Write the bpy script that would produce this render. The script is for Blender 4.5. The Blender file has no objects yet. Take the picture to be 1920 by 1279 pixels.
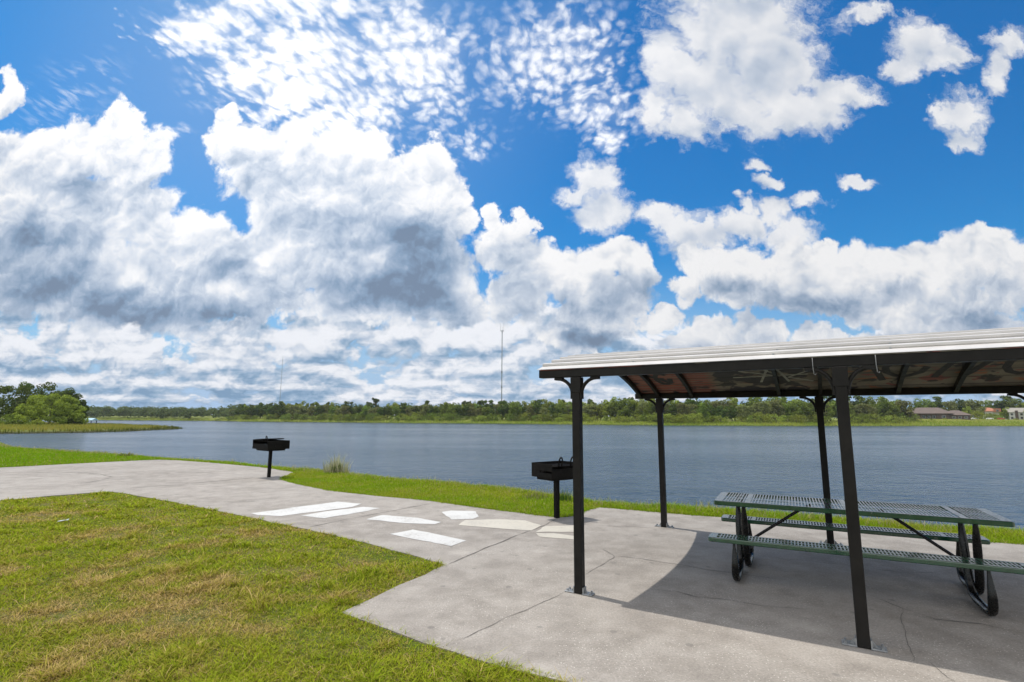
import bpy, bmesh, math, random
import numpy as np
from mathutils import Vector, Matrix, noise as mnoise

random.seed(7)
rng = np.random.default_rng(11)
SCN = bpy.context.scene
COL = SCN.collection
PI = math.pi
SUN_E, EXPOSURE, HAZE, DENOISE = 3.6, 0.0, .00008, True
# ------------------------------------------------------------------ camera constants
FPX, PITCH, ROLL, CAMZ = 975.52, 0.14888, 0.00498, 1.602
PW, PH = 1920, 1279
SUN_DIR = Vector((-0.68, 0.51, 2.03)).normalized()          # towards the sun
_F = Vector((0, math.cos(PITCH), math.sin(PITCH)))
_U0 = Vector((0, -math.sin(PITCH), math.cos(PITCH)))
_R0 = Vector((1, 0, 0))
CAM_R = math.cos(ROLL) * _R0 + math.sin(ROLL) * _U0
CAM_U = -math.sin(ROLL) * _R0 + math.cos(ROLL) * _U0

def uv(x, y):
    """bearing (tangent, left-right) and height (tangent) of a sky direction"""
    d = _F + ((x - PW / 2) / FPX) * CAM_R - ((y - PH / 2) / FPX) * CAM_U
    return d.x / d.y, d.z / d.y

# ------------------------------------------------------------------ sky
class NT:
    """small helper for writing node trees"""
    def __init__(self, tree):
        self.t = tree
    def n(self, kind, **kw):
        nd = self.t.nodes.new(kind)
        for k, v in kw.items():
            setattr(nd, k, v)
        return nd
    def put(self, sock, v):
        if isinstance(v, bpy.types.NodeSocket):
            self.t.links.new(v, sock)
        elif v is not None:
            sock.default_value = v
    def m(self, op, a, b=None, c=None, clamp=False):
        nd = self.n('ShaderNodeMath', operation=op, use_clamp=clamp)
        for s, v in zip(nd.inputs, (a, b, c)):
            self.put(s, v)
        return nd.outputs[0]
    def v(self, op, a, b=None, c=None):
        nd = self.n('ShaderNodeVectorMath', operation=op)
        for s, v in zip(nd.inputs, (a, b, c)):
            self.put(s, v)
        return nd.outputs['Value'] if op in ('LENGTH', 'DOT_PRODUCT') else nd.outputs[0]
    def scale(self, a, k):
        nd = self.n('ShaderNodeVectorMath', operation='SCALE')
        self.put(nd.inputs[0], a)
        self.put(nd.inputs['Scale'], k)
        return nd.outputs[0]
    def ramp(self, x, a, b, c=0.0, d=1.0, smooth=True):
        nd = self.n('ShaderNodeMapRange', interpolation_type='SMOOTHSTEP' if smooth else 'LINEAR')
        for i, v in enumerate((x, a, b, c, d)):
            self.put(nd.inputs[i], v)
        return nd.outputs[0]
    def noise(self, vec, scale, detail=2.0, rough=0.5, dims='3D', dist=0.0):
        nd = self.n('ShaderNodeTexNoise', noise_dimensions=dims)
        self.put(nd.inputs['Vector'], vec)
        self.put(nd.inputs['Scale'], scale)
        self.put(nd.inputs['Detail'], detail)
        self.put(nd.inputs['Roughness'], rough)
        self.put(nd.inputs['Distortion'], dist)
        return nd.outputs[0], nd.outputs[1]
    def voro(self, vec, scale, detail=0.0, rough=0.5, dims='3D', feature='F1', smooth=None):
        nd = self.n('ShaderNodeTexVoronoi', voronoi_dimensions=dims, feature=feature)
        self.put(nd.inputs['Vector'], vec)
        self.put(nd.inputs['Scale'], scale)
        if 'Detail' in nd.inputs: self.put(nd.inputs['Detail'], detail)
        if 'Roughness' in nd.inputs: self.put(nd.inputs['Roughness'], rough)
        if smooth is not None: self.put(nd.inputs['Smoothness'], smooth)
        return nd.outputs[0]
    def mix(self, f, a, b, mode='MIX'):
        nd = self.n('ShaderNodeMix', data_type='RGBA', blend_type=mode)
        self.put(nd.inputs['Factor'], f)
        for k, v in ((6, a), (7, b)):
            if isinstance(v, (tuple, list)): v = (*v, 1.0)[:4]
            self.put(nd.inputs[k], v)
        return nd.outputs[2]
    def xyz(self, x, y, z=0.0):
        nd = self.n('ShaderNodeCombineXYZ')
        for s, v in zip(nd.inputs, (x, y, z)):
            self.put(s, v)
        return nd.outputs[0]
    def sep(self, v):
        nd = self.n('ShaderNodeSeparateXYZ')
        self.put(nd.inputs[0], v)
        return nd.outputs

# cumulus heaps as (x, y, rx, ry) clusters of puffs, laid out by direction
CRISP = [(60,330,130,90),(150,275,95,75),(222,238,50,58),(262,315,70,80),(-10,420,140,110),(130,420,160,120),(270,400,90,75),
 (345,470,125,85),(60,520,160,90),(200,540,170,80),(330,560,150,80),(440,490,90,75),(0,185,30,60),(-60,300,80,60),
 (440,265,62,55),(428,222,40,32),(520,300,105,85),(560,360,150,105),(640,330,130,95),(735,330,90,60),(805,318,72,52),(845,355,48,50),
 (868,405,38,55),(760,430,140,115),(640,470,170,110),(800,530,115,95),(860,575,75,50),(520,480,125,95),(500,560,110,50),(700,560,180,60),
 (932,398,27,36),(972,428,26,36),(940,470,50,60),(990,500,65,60),(962,560,60,55),(1040,520,60,60),(1100,495,75,58),(1165,470,70,44),
 (1195,510,48,60),(1130,570,105,75),(1080,615,105,42),(1235,612,48,22),
 (1285,555,55,40),(1335,500,62,58),(1400,530,110,75),(1500,520,105,72),(1560,475,40,42),(1640,520,110,72),(1700,490,80,58),
 (1800,500,95,70),(1848,456,52,36),(1890,530,80,85),(1750,580,160,55),(1560,575,140,45),(1340,640,70,26),(1430,635,60,36),
 (1550,645,90,30),(1700,650,160,40),(1880,630,100,50),(1300,655,60,25)]
SOFT = [(1330,150,110,95),(1290,230,60,45),(1560,170,90,40),(1600,185,60,26),(1380,50,175,110),(1260,120,62,80),(1232,215,40,52),(1450,130,115,105),(1400,215,105,55),(1500,205,120,55),(1350,-30,170,70),
 (1112,335,52,42),(1070,362,46,24),(1135,385,58,46),(1110,410,50,36),(1240,412,58,32),(1300,435,90,42),(1390,425,80,36),(1400,388,22,22),
 (1722,80,64,56),(1690,125,44,30),(1770,108,52,42),(1892,80,54,40),(1868,140,32,52),(1812,212,58,40),(1800,256,30,34),(1770,205,34,22),
 (1420,308,28,16),(1445,340,28,18),(1600,344,42,14),(1512,378,42,20),(1630,30,60,18),(1450,400,40,26),(1480,440,60,40)]
MACK = [(560,130,250,150,1.0),(400,50,190,75,1.0),(650,215,160,90,1.0),(770,120,210,180,.95),(1040,90,230,170,.72),(1100,200,160,110,.72),
 (1120,262,75,36,.8),(300,255,90,26,.72),(130,170,200,110,.34),(890,250,120,60,.55),(560,10,330,70,.95)]
SHEET = [(380,50,150,55),(470,120,125,75),(545,185,120,75),(630,250,130,70),(560,90,140,80)]
DARK = [(795,510,115,110,.9),(700,560,170,50,.7),(850,580,90,40,.7),(90,535,180,75,.75),(240,580,170,50,.85),(390,600,130,42,.85),(30,450,120,70,.6),(130,470,110,50,.4),(760,440,90,70,.35),
 (160,350,90,70,.28),(440,500,70,55,.7),(680,440,120,80,.4),(1110,620,110,32,.9),(1160,545,60,45,.45),(1070,560,45,28,.5),(1380,560,90,28,.65),(1540,590,130,30,.75),
 (1690,560,80,30,.35),(1850,600,120,40,.5),(960,500,40,70,.3),(1250,660,90,26,.7),(1420,230,140,45,.2),(560,420,60,60,.22),
 (1330,440,140,40,.25),(120,660,130,26,.6),(80,700,130,22,.6)]

def build_sky():
    w = bpy.data.worlds.new('World')
    bpy.context.scene.world = w
    w.use_nodes = True
    t = w.node_tree
    t.nodes.clear()
    N = NT(t)
    out = N.n('ShaderNodeOutputWorld')
    bg = N.n('ShaderNodeBackground')
    bg.inputs['Strength'].default_value = 0.1
    sky = N.n('ShaderNodeTexSky', sky_type='NISHITA', sun_disc=False)
    sky.sun_elevation = math.asin(SUN_DIR.z)
    sky.sun_rotation = math.atan2(SUN_DIR.x, SUN_DIR.y)
    sky.air_density = 1.0; sky.dust_density = 0.6; sky.ozone_density = 3.0
    d = N.n('ShaderNodeTexCoord').outputs['Generated']
    x, y, z = N.sep(d)
    ys = N.m('MAXIMUM', y, 0.08)
    u = N.m('DIVIDE', x, ys)
    v = N.m('DIVIDE', z, ys)
    p = N.xyz(u, v, 0.0)
    # the clear blue, deepened
    sat = N.n('ShaderNodeHueSaturation')
    sat.inputs['Saturation'].default_value = SKY_SAT
    sat.inputs['Value'].default_value = SKY_VAL
    N.put(sat.inputs['Color'], sky.outputs[0])
    blue = N.mix(1.0, sat.outputs[0], SKY_TINT, 'MULTIPLY')

    def field(group, name, k):
        g = bpy.data.node_groups.new(name, 'ShaderNodeTree')
        g.interface.new_socket('P', in_out='INPUT', socket_type='NodeSocketVector')
        g.interface.new_socket('D', in_out='OUTPUT', socket_type='NodeSocketFloat')
        G = NT(g)
        gi = G.n('NodeGroupInput'); go = G.n('NodeGroupOutput')
        acc = None
        for b in group:
            cx, cy = uv(b[0], b[1])
            rx = (uv(b[0] + b[2], b[1])[0] - uv(b[0] - b[2], b[1])[0]) / 2
            ry = (uv(b[0], b[1] - b[3])[1] - uv(b[0], b[1] + b[3])[1]) / 2
            q = G.v('MULTIPLY_ADD', gi.outputs[0], (1 / rx, 1 / ry, 0), (-cx / rx, -cy / ry, 0))
            l = G.v('LENGTH', q)
            if len(b) == 5:                                  # weighted: sum of soft bumps
                f = G.ramp(l, 1.15, 0.0, 0.0, b[4])
                acc = f if acc is None else (G.m('ADD', acc, f) if name == 'cloud_shade' else G.m('MAXIMUM', acc, f))
            else:
                acc = l if acc is None else G.m('SMOOTH_MIN', acc, l, k)
        if len(group[0]) != 5:
            acc = G.m('SUBTRACT', 1.0, acc)
        G.put(go.inputs[0], acc)
        def use(vec):
            nd = N.n('ShaderNodeGroup'); nd.node_tree = g
            N.put(nd.inputs[0], vec)
            return nd.outputs[0]
        return use

    f_crisp = field(CRISP, 'cumulus_heaps', 0.12)
    f_soft = field(SOFT, 'ragged_clouds', 0.12)
    f_mack = field(MACK, 'mackerel_regions', 0)
    f_sheet = field(SHEET, 'bright_sheet', 0.2)
    f_dark = field(DARK, 'cloud_shade', 0)

    def warp(vec, s1, a1, s2, a2, det=5.0):
        n1 = N.noise(vec, s1, 2.0, 0.5, '2D')[1]
        n2 = N.noise(vec, s2, det, 0.6, '2D')[1]
        o = N.v('ADD', N.scale(N.v('SUBTRACT', n1, (.5, .5, .5)), a1), N.scale(N.v('SUBTRACT', n2, (.5, .5, .5)), a2))
        return N.v('ADD', vec, o)

    pw = warp(p, 5.0, 0.10, 22.0, 0.045)
    pb = warp(p, 9.0, 0.06, 40.0, 0.025, 3.0)
    sunoff = (-0.006, 0.012, 0)

    def billow(vec):
        a = N.voro(vec, 15.0, 4.0, 0.55, '2D')
        return a
    B0 = billow(pb)
    B1 = billow(N.v('ADD', pb, sunoff))
    fb = N.noise(pw, 11.0, 7.0, 0.62, '2D')[0]
    fbm = N.m('SUBTRACT', fb, 0.5)
    # --- crisp cumulus
    D0 = f_crisp(pw)
    psm = warp(p, 5.0, 0.10, 14.0, 0.05, 2.0)
    D1 = N.m('ADD', N.m('MULTIPLY', f_crisp(N.v('ADD', psm, (-0.012, 0.035, 0))), 0.5), N.m('MULTIPLY', f_crisp(N.v('ADD', psm, (-0.03, 0.105, 0))), 0.5))
    bump = N.m('MULTIPLY', N.m('SUBTRACT', 0.62, B0), 0.45)
    e0 = N.m('ADD', N.m('ADD', N.m('MULTIPLY', D0, 1.5), bump), N.m('MULTIPLY', fbm, 0.5))
    a_c = N.ramp(e0, -0.09, 0.27)
    relief = N.m('SUBTRACT', B1, B0)
    pg = warp(p, 5.0, 0.07, 24.0, 0.030, 4.0)
    G0 = N.voro(pg, 8.5, 2.0, 0.45, '2D', 'SMOOTH_F1', 0.35)
    G1 = N.voro(N.v('ADD', pg, (-0.016, 0.036, 0)), 8.5, 2.0, 0.45, '2D', 'SMOOTH_F1', 0.35)
    puff = N.m('SUBTRACT', G1, G0)
    pr = warp(p, 6.0, 0.08, 26.0, 0.02, 2.0)
    r0 = N.noise(pr, 10.0, 5.0, 0.55, '2D')[0]
    relief2 = N.m('SUBTRACT', N.noise(N.v('ADD', pr, (-0.008, 0.020, 0)), 10.0, 5.0, 0.55, '2D')[0], r0)
    dark = f_dark(warp(p, 4.0, 0.10, 14.0, 0.05, 4.0))
    occ = N.m('ADD', N.ramp(N.m('ADD', D1, N.m('MULTIPLY', N.m('SUBTRACT', r0, 0.5), 0.35)), -0.25, 0.85, 0.0, 0.44, smooth=False), N.m('MULTIPLY', N.m('MINIMUM', dark, 1.0), N.m('ADD', 0.62, N.m('MULTIPLY', N.m('SUBTRACT', r0, 0.5), 0.7))))
    occ = N.m('SUBTRACT', occ, N.m('ADD', N.m('MULTIPLY', relief, 0.30), N.m('MULTIPLY', puff, 0.40)))
    occ = N.m('ADD', occ, N.m('MULTIPLY', relief2, 0.36), clamp=True)
    def cloudcol(o):
        cr = N.n('ShaderNodeValToRGB')
        el = cr.color_ramp.elements
        el[0].position = 0.0; el[0].color = (1.04, 1.04, 1.05, 1)
        el[1].position = 1.0; el[1].color = (0.19, 0.265, 0.385, 1)
        for pos, c in ((0.16, (0.91, 0.93, 0.97)), (0.38, (0.65, 0.72, 0.83)), (0.62, (0.40, 0.50, 0.65)), (0.82, (0.25, 0.36, 0.52))):
            e = el.new(pos); e.color = (*c, 1)
        N.put(cr.inputs[0], o)
        return N.scale(cr.outputs[0], 10.0)
    c_c = cloudcol(occ)
    # --- soft ragged clouds
    ps = warp(p, 7.0, 0.07, 30.0, 0.05, 6.0)
    S0 = f_soft(ps)
    wisp = N.m('SUBTRACT', N.noise(N.v('MULTIPLY', ps, (1.0, 1.9, 1.0)), 16.0, 6.0, 0.68, '2D')[0], 0.5)
    a_s = N.m('MULTIPLY', N.ramp(N.m('ADD', S0, N.m('ADD', N.m('MULTIPLY', fbm, 0.7), N.m('MULTIPLY', wisp, 1.0))), -0.12, 0.55), 0.95)
    S1 = f_soft(N.v('ADD', ps, (-0.01, 0.05, 0)))
    occ_s = N.m('ADD', N.ramp(N.m('ADD', S1, N.m('MULTIPLY', N.m('SUBTRACT', r0, 0.5), 1.2)), -0.2, 1.0, 0.02, 0.26), N.m('MULTIPLY', dark, 0.6))
    occ_s = N.m('ADD', occ_s, N.m('SUBTRACT', N.m('MULTIPLY', relief2, 0.4), N.m('MULTIPLY', puff, 0.35)), clamp=True)
    c_s = cloudcol(occ_s)
    # --- mackerel sheet overhead: a flat layer, so its ripples shrink with distance
    zs = N.m('MAXIMUM', z, 0.03)
    vs_ = N.m('MAXIMUM', v, 0.05)
    q = N.xyz(N.m('DIVIDE', u, vs_), N.m('LOGARITHM', vs_, 2.718), 0.0)
    qw = warp(q, 3.0, 0.10, 14.0, 0.03, 3.0)
    rip = N.voro(qw, 25.0, 1.0, 0.5, '2D', 'SMOOTH_F1', 0.5)
    grain = N.noise(qw, 42.0, 4.0, 0.6, '2D')[0]
    big = N.noise(q, 5.0, 3.0, 0.55, '2D')[0]
    mk = f_mack(warp(p, 4.0, 0.14, 16.0, 0.05))
    th = N.m('ADD', N.m('ADD', N.m('MULTIPLY', N.m('SUBTRACT', 0.52, rip), 1.25), N.m('MULTIPLY', N.m('SUBTRACT', grain, .5), 1.0)),
             N.m('ADD', N.m('MULTIPLY', N.m('SUBTRACT', big, 0.5), 0.6), N.m('MULTIPLY', N.m('SUBTRACT', mk, 0.34), 0.9)))
    a_m = N.m('MULTIPLY', N.m('ADD', N.m('MULTIPLY', N.ramp(th, -0.42, 0.70), 0.80), N.ramp(mk, 0.3, 1.0, 0.0, 0.22)), N.ramp(mk, 0.06, 0.62, 0.0, 0.95))
    sh = f_sheet(warp(p, 5.0, 0.12, 20.0, 0.08))
    a_sh = N.ramp(N.m('ADD', sh, N.m('ADD', N.m('MULTIPLY', fbm, 0.9), N.m('MULTIPLY', N.m('SUBTRACT', 0.4, rip), 0.7))), 0.0, 0.65)
    a_m = N.m('MAXIMUM', a_m, a_sh)
    # --- low banks of stratocumulus towards the horizon, flattened by distance
    lv = N.m('LOGARITHM', N.m('MAXIMUM', N.m('ADD', v, 0.11), 0.004), 2.718)
    lp = N.xyz(N.m('MULTIPLY', u, 3.0), N.m('MULTIPLY', lv, 1.1), 0.0)
    lpw = warp(lp, 3.0, 0.14, 16.0, 0.05)
    LB0 = N.voro(lpw, 2.7, 4.0, 0.6, '2D')
    LB1 = N.voro(N.v('ADD', lpw, (-0.02, 0.08, 0)), 2.7, 4.0, 0.6, '2D')
    ln = N.noise(lpw, 1.9, 6.0, 0.58, '2D')[0]
    ln1 = N.noise(N.v('ADD', lpw, (-0.02, 0.10, 0)), 1.9, 6.0, 0.58, '2D')[0]
    cover = N.ramp(v, 0.26, 0.16, 0.0, 1.0)
    right = N.ramp(u, 0.20, 0.40, 0.0, 0.22)
    lf = N.m('ADD', N.m('ADD', N.m('MULTIPLY', N.m('SUBTRACT', 0.62, LB0), 0.6), N.m('SUBTRACT', ln, 0.5)), N.m('SUBTRACT', N.m('MULTIPLY', cover, 0.62), N.m('ADD', 0.09, right)))
    a_l = N.m('MULTIPLY', N.ramp(lf, -0.04, 0.18), N.ramp(v, 0.26, 0.22))
    lshade = N.m('ADD', N.m('MULTIPLY', N.m('SUBTRACT', LB0, LB1), 0.8), N.m('MULTIPLY', N.m('SUBTRACT', ln1, ln), 1.8))
    low = N.ramp(v, 0.19, 0.0, 0.26, 0.64)
    lband = N.noise(N.xyz(N.m('MULTIPLY', u, 1.6), N.m('MULTIPLY', lv, 3.6), 3.0), 2.0, 3.0, 0.5, '2D')[0]
    occ_l = N.m('ADD', N.m('ADD', low, N.m('MULTIPLY', N.m('SUBTRACT', lband, 0.5), 1.5)), N.m('ADD', lshade, N.m('MULTIPLY', dark, 0.5)), clamp=True)
    cr = N.n('ShaderNodeValToRGB')
    el = cr.color_ramp.elements
    el[0].position = 0.0; el[0].color = (0.88, 0.90, 0.95, 1)
    el[1].position = 1.0; el[1].color = (0.20, 0.33, 0.50, 1)
    for pos, c in ((0.22, (0.80, 0.83, 0.89)), (0.5, (0.54, 0.62, 0.74)), (0.75, (0.33, 0.46, 0.62))):
        e = el.new(pos); e.color = (*c, 1)
    N.put(cr.inputs[0], occ_l)
    c_l = N.scale(cr.outputs[0], 10.0)
    # --- put together, far to near; behind the viewer unseen scattered cloud, brightened to fill the shade
    horizon = N.ramp(v, 0.34, 0.02, 0.0, 1.0)
    col = N.mix(horizon, blue, (4.0, 5.6, 7.8))
    glow = N.ramp(N.v('LENGTH', N.v('SUBTRACT', p, (*uv(520, 60), 0))), 0.80, 0.0, 0.0, 0.27)
    col = N.mix(glow, col, (6.0, 7.6, 9.6))
    col = N.mix(a_l, col, c_l)
    col = N.mix(N.m('MULTIPLY', a_m, 0.97), col, (11.5, 11.5, 11.6))
    near_sun = N.ramp(N.v('LENGTH', N.v('SUBTRACT', p, (*uv(520, 60), 0))), 0.15, 1.15, 1.08, 0.84)
    c_s = N.scale(c_s, near_sun); c_c = N.scale(c_c, near_sun)
    col = N.mix(a_s, col, c_s)
    col = N.mix(a_c, col, c_c)
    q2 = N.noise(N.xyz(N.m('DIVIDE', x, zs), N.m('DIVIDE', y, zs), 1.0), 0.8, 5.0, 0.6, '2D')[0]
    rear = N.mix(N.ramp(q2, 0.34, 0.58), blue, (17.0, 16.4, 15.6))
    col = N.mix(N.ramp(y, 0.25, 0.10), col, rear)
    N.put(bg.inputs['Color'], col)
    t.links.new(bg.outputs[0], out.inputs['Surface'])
    w.cycles.sampling_method = 'MANUAL'
    w.cycles.sample_map_resolution = 512
SKY_SAT, SKY_VAL, SKY_TINT = 1.30, 1.0, (0.26, 1.06, 1.30)
build_sky()

# ------------------------------------------------------------------ object helpers
def tag(o, label=None, cat=None, group=None, kind=None):
    for k, v in (('label', label), ('category', cat), ('group', group), ('kind', kind)):
        if v: o[k] = v
    return o

def link(o, parent=None):
    COL.objects.link(o)
    if parent is not None: o.parent = parent
    return o

def thing(name, label, cat, loc=(0, 0, 0), rz=0.0, group=None):
    o = bpy.data.objects.new(name, None)
    o.empty_display_size = 0.2
    o.location = loc; o.rotation_euler = (0, 0, rz)
    link(o)
    return tag(o, label, cat, group)

class MB:
    """collects simple solids into one mesh"""
    def __init__(self):
        self.v = []; self.f = []; self.mi = []; self.sm = []
    def add(self, vs, fs, mi=0, smooth=False):
        k = len(self.v)
        self.v += [tuple(p) for p in vs]
        self.f += [tuple(i + k for i in f) for f in fs]
        self.mi += [mi] * len(fs); self.sm += [smooth] * len(fs)
        return self
    def box(self, x0, x1, y0, y1, z0, z1, mi=0, bev=0.0):
        if bev <= 0:
            vs = [(x, y, z) for z in (z0, z1) for y in (y0, y1) for x in (x0, x1)]
            return self.add(vs, [(0, 2, 3, 1), (4, 5, 7, 6), (0, 1, 5, 4), (2, 6, 7, 3), (0, 4, 6, 2), (1, 3, 7, 5)], mi)
        bm = bmesh.new()
        bmesh.ops.create_cube(bm, size=1)
        for w in bm.verts:
            w.co = Vector(((x0 + x1) / 2 + w.co.x * (x1 - x0), (y0 + y1) / 2 + w.co.y * (y1 - y0), (z0 + z1) / 2 + w.co.z * (z1 - z0)))
        bmesh.ops.bevel(bm, geom=bm.edges[:], offset=bev, segments=2, affect='EDGES', profile=.5)
        bm.verts.index_update()
        self.add([w.co[:] for w in bm.verts], [[w.index for w in f.verts] for f in bm.faces], mi)
        bm.free()
        return self
    def xf(self, mat, start=0):
        for i in range(start, len(self.v)):
            self.v[i] = tuple(mat @ Vector(self.v[i]))
        return self
    def tube(self, pts, r, n=10, mi=0, flat=None, caps=True, smooth=True):
        """tube along a polyline; r a number or a list; flat=(axis, k) widens the section along an axis"""
        pts = [Vector(p) for p in pts]
        rs = r if isinstance(r, (list, tuple)) else [r] * len(pts)
        vs = []; up = None
        for i, p in enumerate(pts):
            t = (pts[min(i + 1, len(pts) - 1)] - pts[max(i - 1, 0)]).normalized()
            if up is None:
                up = Vector((0, 0, 1)) if abs(t.z) < .9 else Vector((1, 0, 0))
            s = t.cross(up)
            if s.length < 1e-4: s = t.cross(Vector((0, 1, 0)))
            s.normalize(); up = s.cross(t).normalized()
            for k in range(n):
                a = 2 * PI * k / n
                o = (s * math.cos(a) + up * math.sin(a)) * rs[i]
                if flat:
                    ax = Vector(flat[0]); o += ax * o.dot(ax) * (flat[1] - 1)
                vs.append(p + o)
        fs = [(i * n + k, i * n + (k + 1) % n, (i + 1) * n + (k + 1) % n, (i + 1) * n + k) for i in range(len(pts) - 1) for k in range(n)]
        k0 = len(self.v)
        self.add(vs, fs, mi, smooth)
        if caps:
            m = len(pts) - 1
            self.f += [tuple(k0 + k for k in reversed(range(n))), tuple(k0 + m * n + k for k in range(n))]
            self.mi += [mi] * 2; self.sm += [False] * 2
        return self
    def prism(self, poly, z0, z1, mi=0):
        n = len(poly)
        vs = [(x, y, z0) for x, y in poly] + [(x, y, z1) for x, y in poly]
        fs = [tuple(range(n, 2 * n)), tuple(reversed(range(n)))] + [(i, (i + 1) % n, n + (i + 1) % n, n + i) for i in range(n)]
        return self.add(vs, fs, mi)
    def build(self, name, mats, parent=None, loc=None, bevel=0.0):
        me = bpy.data.meshes.new(name)
        me.from_pydata(self.v, [], self.f)
        for m in (mats if isinstance(mats, (list, tuple)) else [mats]): me.materials.append(m)
        me.polygons.foreach_set('material_index', self.mi)
        me.polygons.foreach_set('use_smooth', self.sm)
        me.update()
        o = bpy.data.objects.new(name, me)
        if loc: o.location = loc
        if bevel > 0:
            md = o.modifiers.new('Bevel', 'BEVEL'); md.width = bevel; md.segments = 2; md.limit_method = 'ANGLE'
        return link(o, parent)

def np_mesh(name, co, faces, mats, parent=None, cols=None, n=4, loc=None, mi=None):
    """fast mesh from arrays: co (V,3), faces (F,n)"""
    me = bpy.data.meshes.new(name)
    V, F = len(co), len(faces)
    me.vertices.add(V); me.vertices.foreach_set('co', np.ascontiguousarray(co, np.float32).ravel())
    me.loops.add(F * n); me.loops.foreach_set('vertex_index', np.ascontiguousarray(faces, np.int32).ravel())
    me.polygons.add(F); me.polygons.foreach_set('loop_start', np.arange(0, F * n, n, dtype=np.int32))
    if mi is not None: me.polygons.foreach_set('material_index', mi.astype(np.int32))
    me.update(calc_edges=True)
    if cols is not None:
        at = me.attributes.new('tint', 'FLOAT_COLOR', 'POINT')
        at.data.foreach_set('color', np.ascontiguousarray(np.c_[cols, np.ones(V)], np.float32).ravel())
    for m in (mats if isinstance(mats, (list, tuple)) else [mats]): me.materials.append(m)
    o = bpy.data.objects.new(name, me)
    if loc is not None: o.location = loc
    return link(o, parent)

def dup(root, loc, rz=0.0, scale=None, label=None, group=None):
    r = root.copy(); COL.objects.link(r)
    r.location = loc; r.rotation_euler = (0, 0, rz)
    if scale: r.scale = scale
    if label: r['label'] = label
    if group: r['group'] = group
    for ch in list(root.children):
        c = ch.copy(); COL.objects.link(c); c.parent = r
        for g in list(ch.children):
            e = g.copy(); COL.objects.link(e); e.parent = c
    return r

def ground_at(x, y, z=0.0):
    """the point at height z in the direction the photograph shows at pixel x, y"""
    x, y = float(x), float(y)
    d = _F + ((x - PW / 2) / FPX) * CAM_R - ((y - PH / 2) / FPX) * CAM_U
    t = (z - CAMZ) / d.z
    return Vector((d.x * t, d.y * t, z))

def bearing(px):
    px = float(px)
    d = _F + ((px - PW / 2) / FPX) * CAM_R - ((786 - PH / 2) / FPX) * CAM_U
    return d.x / d.y

# ------------------------------------------------------------------ numpy noise
def vnoise(x, y, seed=0, octaves=4, rough=.5):
    r = np.random.default_rng(seed); tab = r.random((256, 256))
    out = np.zeros_like(x, dtype=float); amp = 1; tot = 0
    for o in range(octaves):
        xi = np.floor(x).astype(int); yi = np.floor(y).astype(int)
        fx = x - xi; fy = y - yi; fx = fx * fx * (3 - 2 * fx); fy = fy * fy * (3 - 2 * fy)
        g = lambda i, j: tab[(xi + i) & 255, (yi + j) & 255]
        out += amp * ((g(0, 0) * (1 - fx) + g(1, 0) * fx) * (1 - fy) + (g(0, 1) * (1 - fx) + g(1, 1) * fx) * fy)
        tot += amp; amp *= rough; x = x * 2.03 + 17.3; y = y * 2.03 + 5.1
    return out / tot

# ------------------------------------------------------------------ materials
def mat(name):
    m = bpy.data.materials.new(name); m.use_nodes = True
    t = m.node_tree; N = NT(t)
    b = t.nodes['Principled BSDF']
    return m, N, b

def paint(name, col, rough=.45, metal=0.0, var=.25, scale=6.0, bump=.0, bscale=60, spec=None):
    m, N, b = mat(name)
    tc = N.n('ShaderNodeTexCoord').outputs['Object']
    f = N.noise(tc, scale, 5, .6)[0]
    k = N.ramp(f, .3, .7, 1 - var, 1 + var, smooth=False)
    c = N.scale(N.xyz(*col), k)
    N.put(b.inputs['Base Color'], c)
    f2 = N.noise(tc, scale * 3, 4, .6)[0]
    N.put(b.inputs['Roughness'], N.ramp(f2, .3, .7, max(rough - .1, .03), min(rough + .12, 1), smooth=False))
    b.inputs['Metallic'].default_value = metal
    if spec is not None: b.inputs['Specular IOR Level'].default_value = spec
    if bump > 0:
        bn = N.n('ShaderNodeBump'); bn.inputs['Strength'].default_value = bump; bn.inputs['Distance'].default_value = .002
        N.put(bn.inputs['Height'], N.noise(tc, bscale, 4, .6)[0])
        N.put(b.inputs['Normal'], bn.outputs[0])
    return m

def leaf_mat(name, col, var=.35, trans=.42, rnd=.22):
    """foliage: diffuse plus light passing through; a little different on every tree"""
    m = bpy.data.materials.new(name); m.use_nodes = True
    t = m.node_tree; t.nodes.clear(); N = NT(t)
    out = N.n('ShaderNodeOutputMaterial')
    geo = N.n('ShaderNodeNewGeometry').outputs['Random Per Island']
    oi = N.n('ShaderNodeObjectInfo').outputs['Random']
    k = N.m('ADD', N.ramp(geo, 0, 1, 1 - var, 1 + var, smooth=False), N.ramp(oi, 0, 1, -rnd, rnd, smooth=False))
    hs = N.n('ShaderNodeHueSaturation')
    N.put(hs.inputs['Hue'], N.ramp(oi, 0, 1, .485, .51, smooth=False))
    N.put(hs.inputs['Color'], (*col, 1))
    c = N.scale(hs.outputs[0], k)
    d = N.n('ShaderNodeBsdfDiffuse'); N.put(d.inputs[0], c)
    tr = N.n('ShaderNodeBsdfTranslucent'); N.put(tr.inputs[0], N.v('MULTIPLY', c, (1.25, 1.2, .6)))
    mx = N.n('ShaderNodeMixShader'); mx.inputs[0].default_value = trans
    t.links.new(d.outputs[0], mx.inputs[1]); t.links.new(tr.outputs[0], mx.inputs[2])
    t.links.new(mx.outputs[0], out.inputs[0])
    return m

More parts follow.
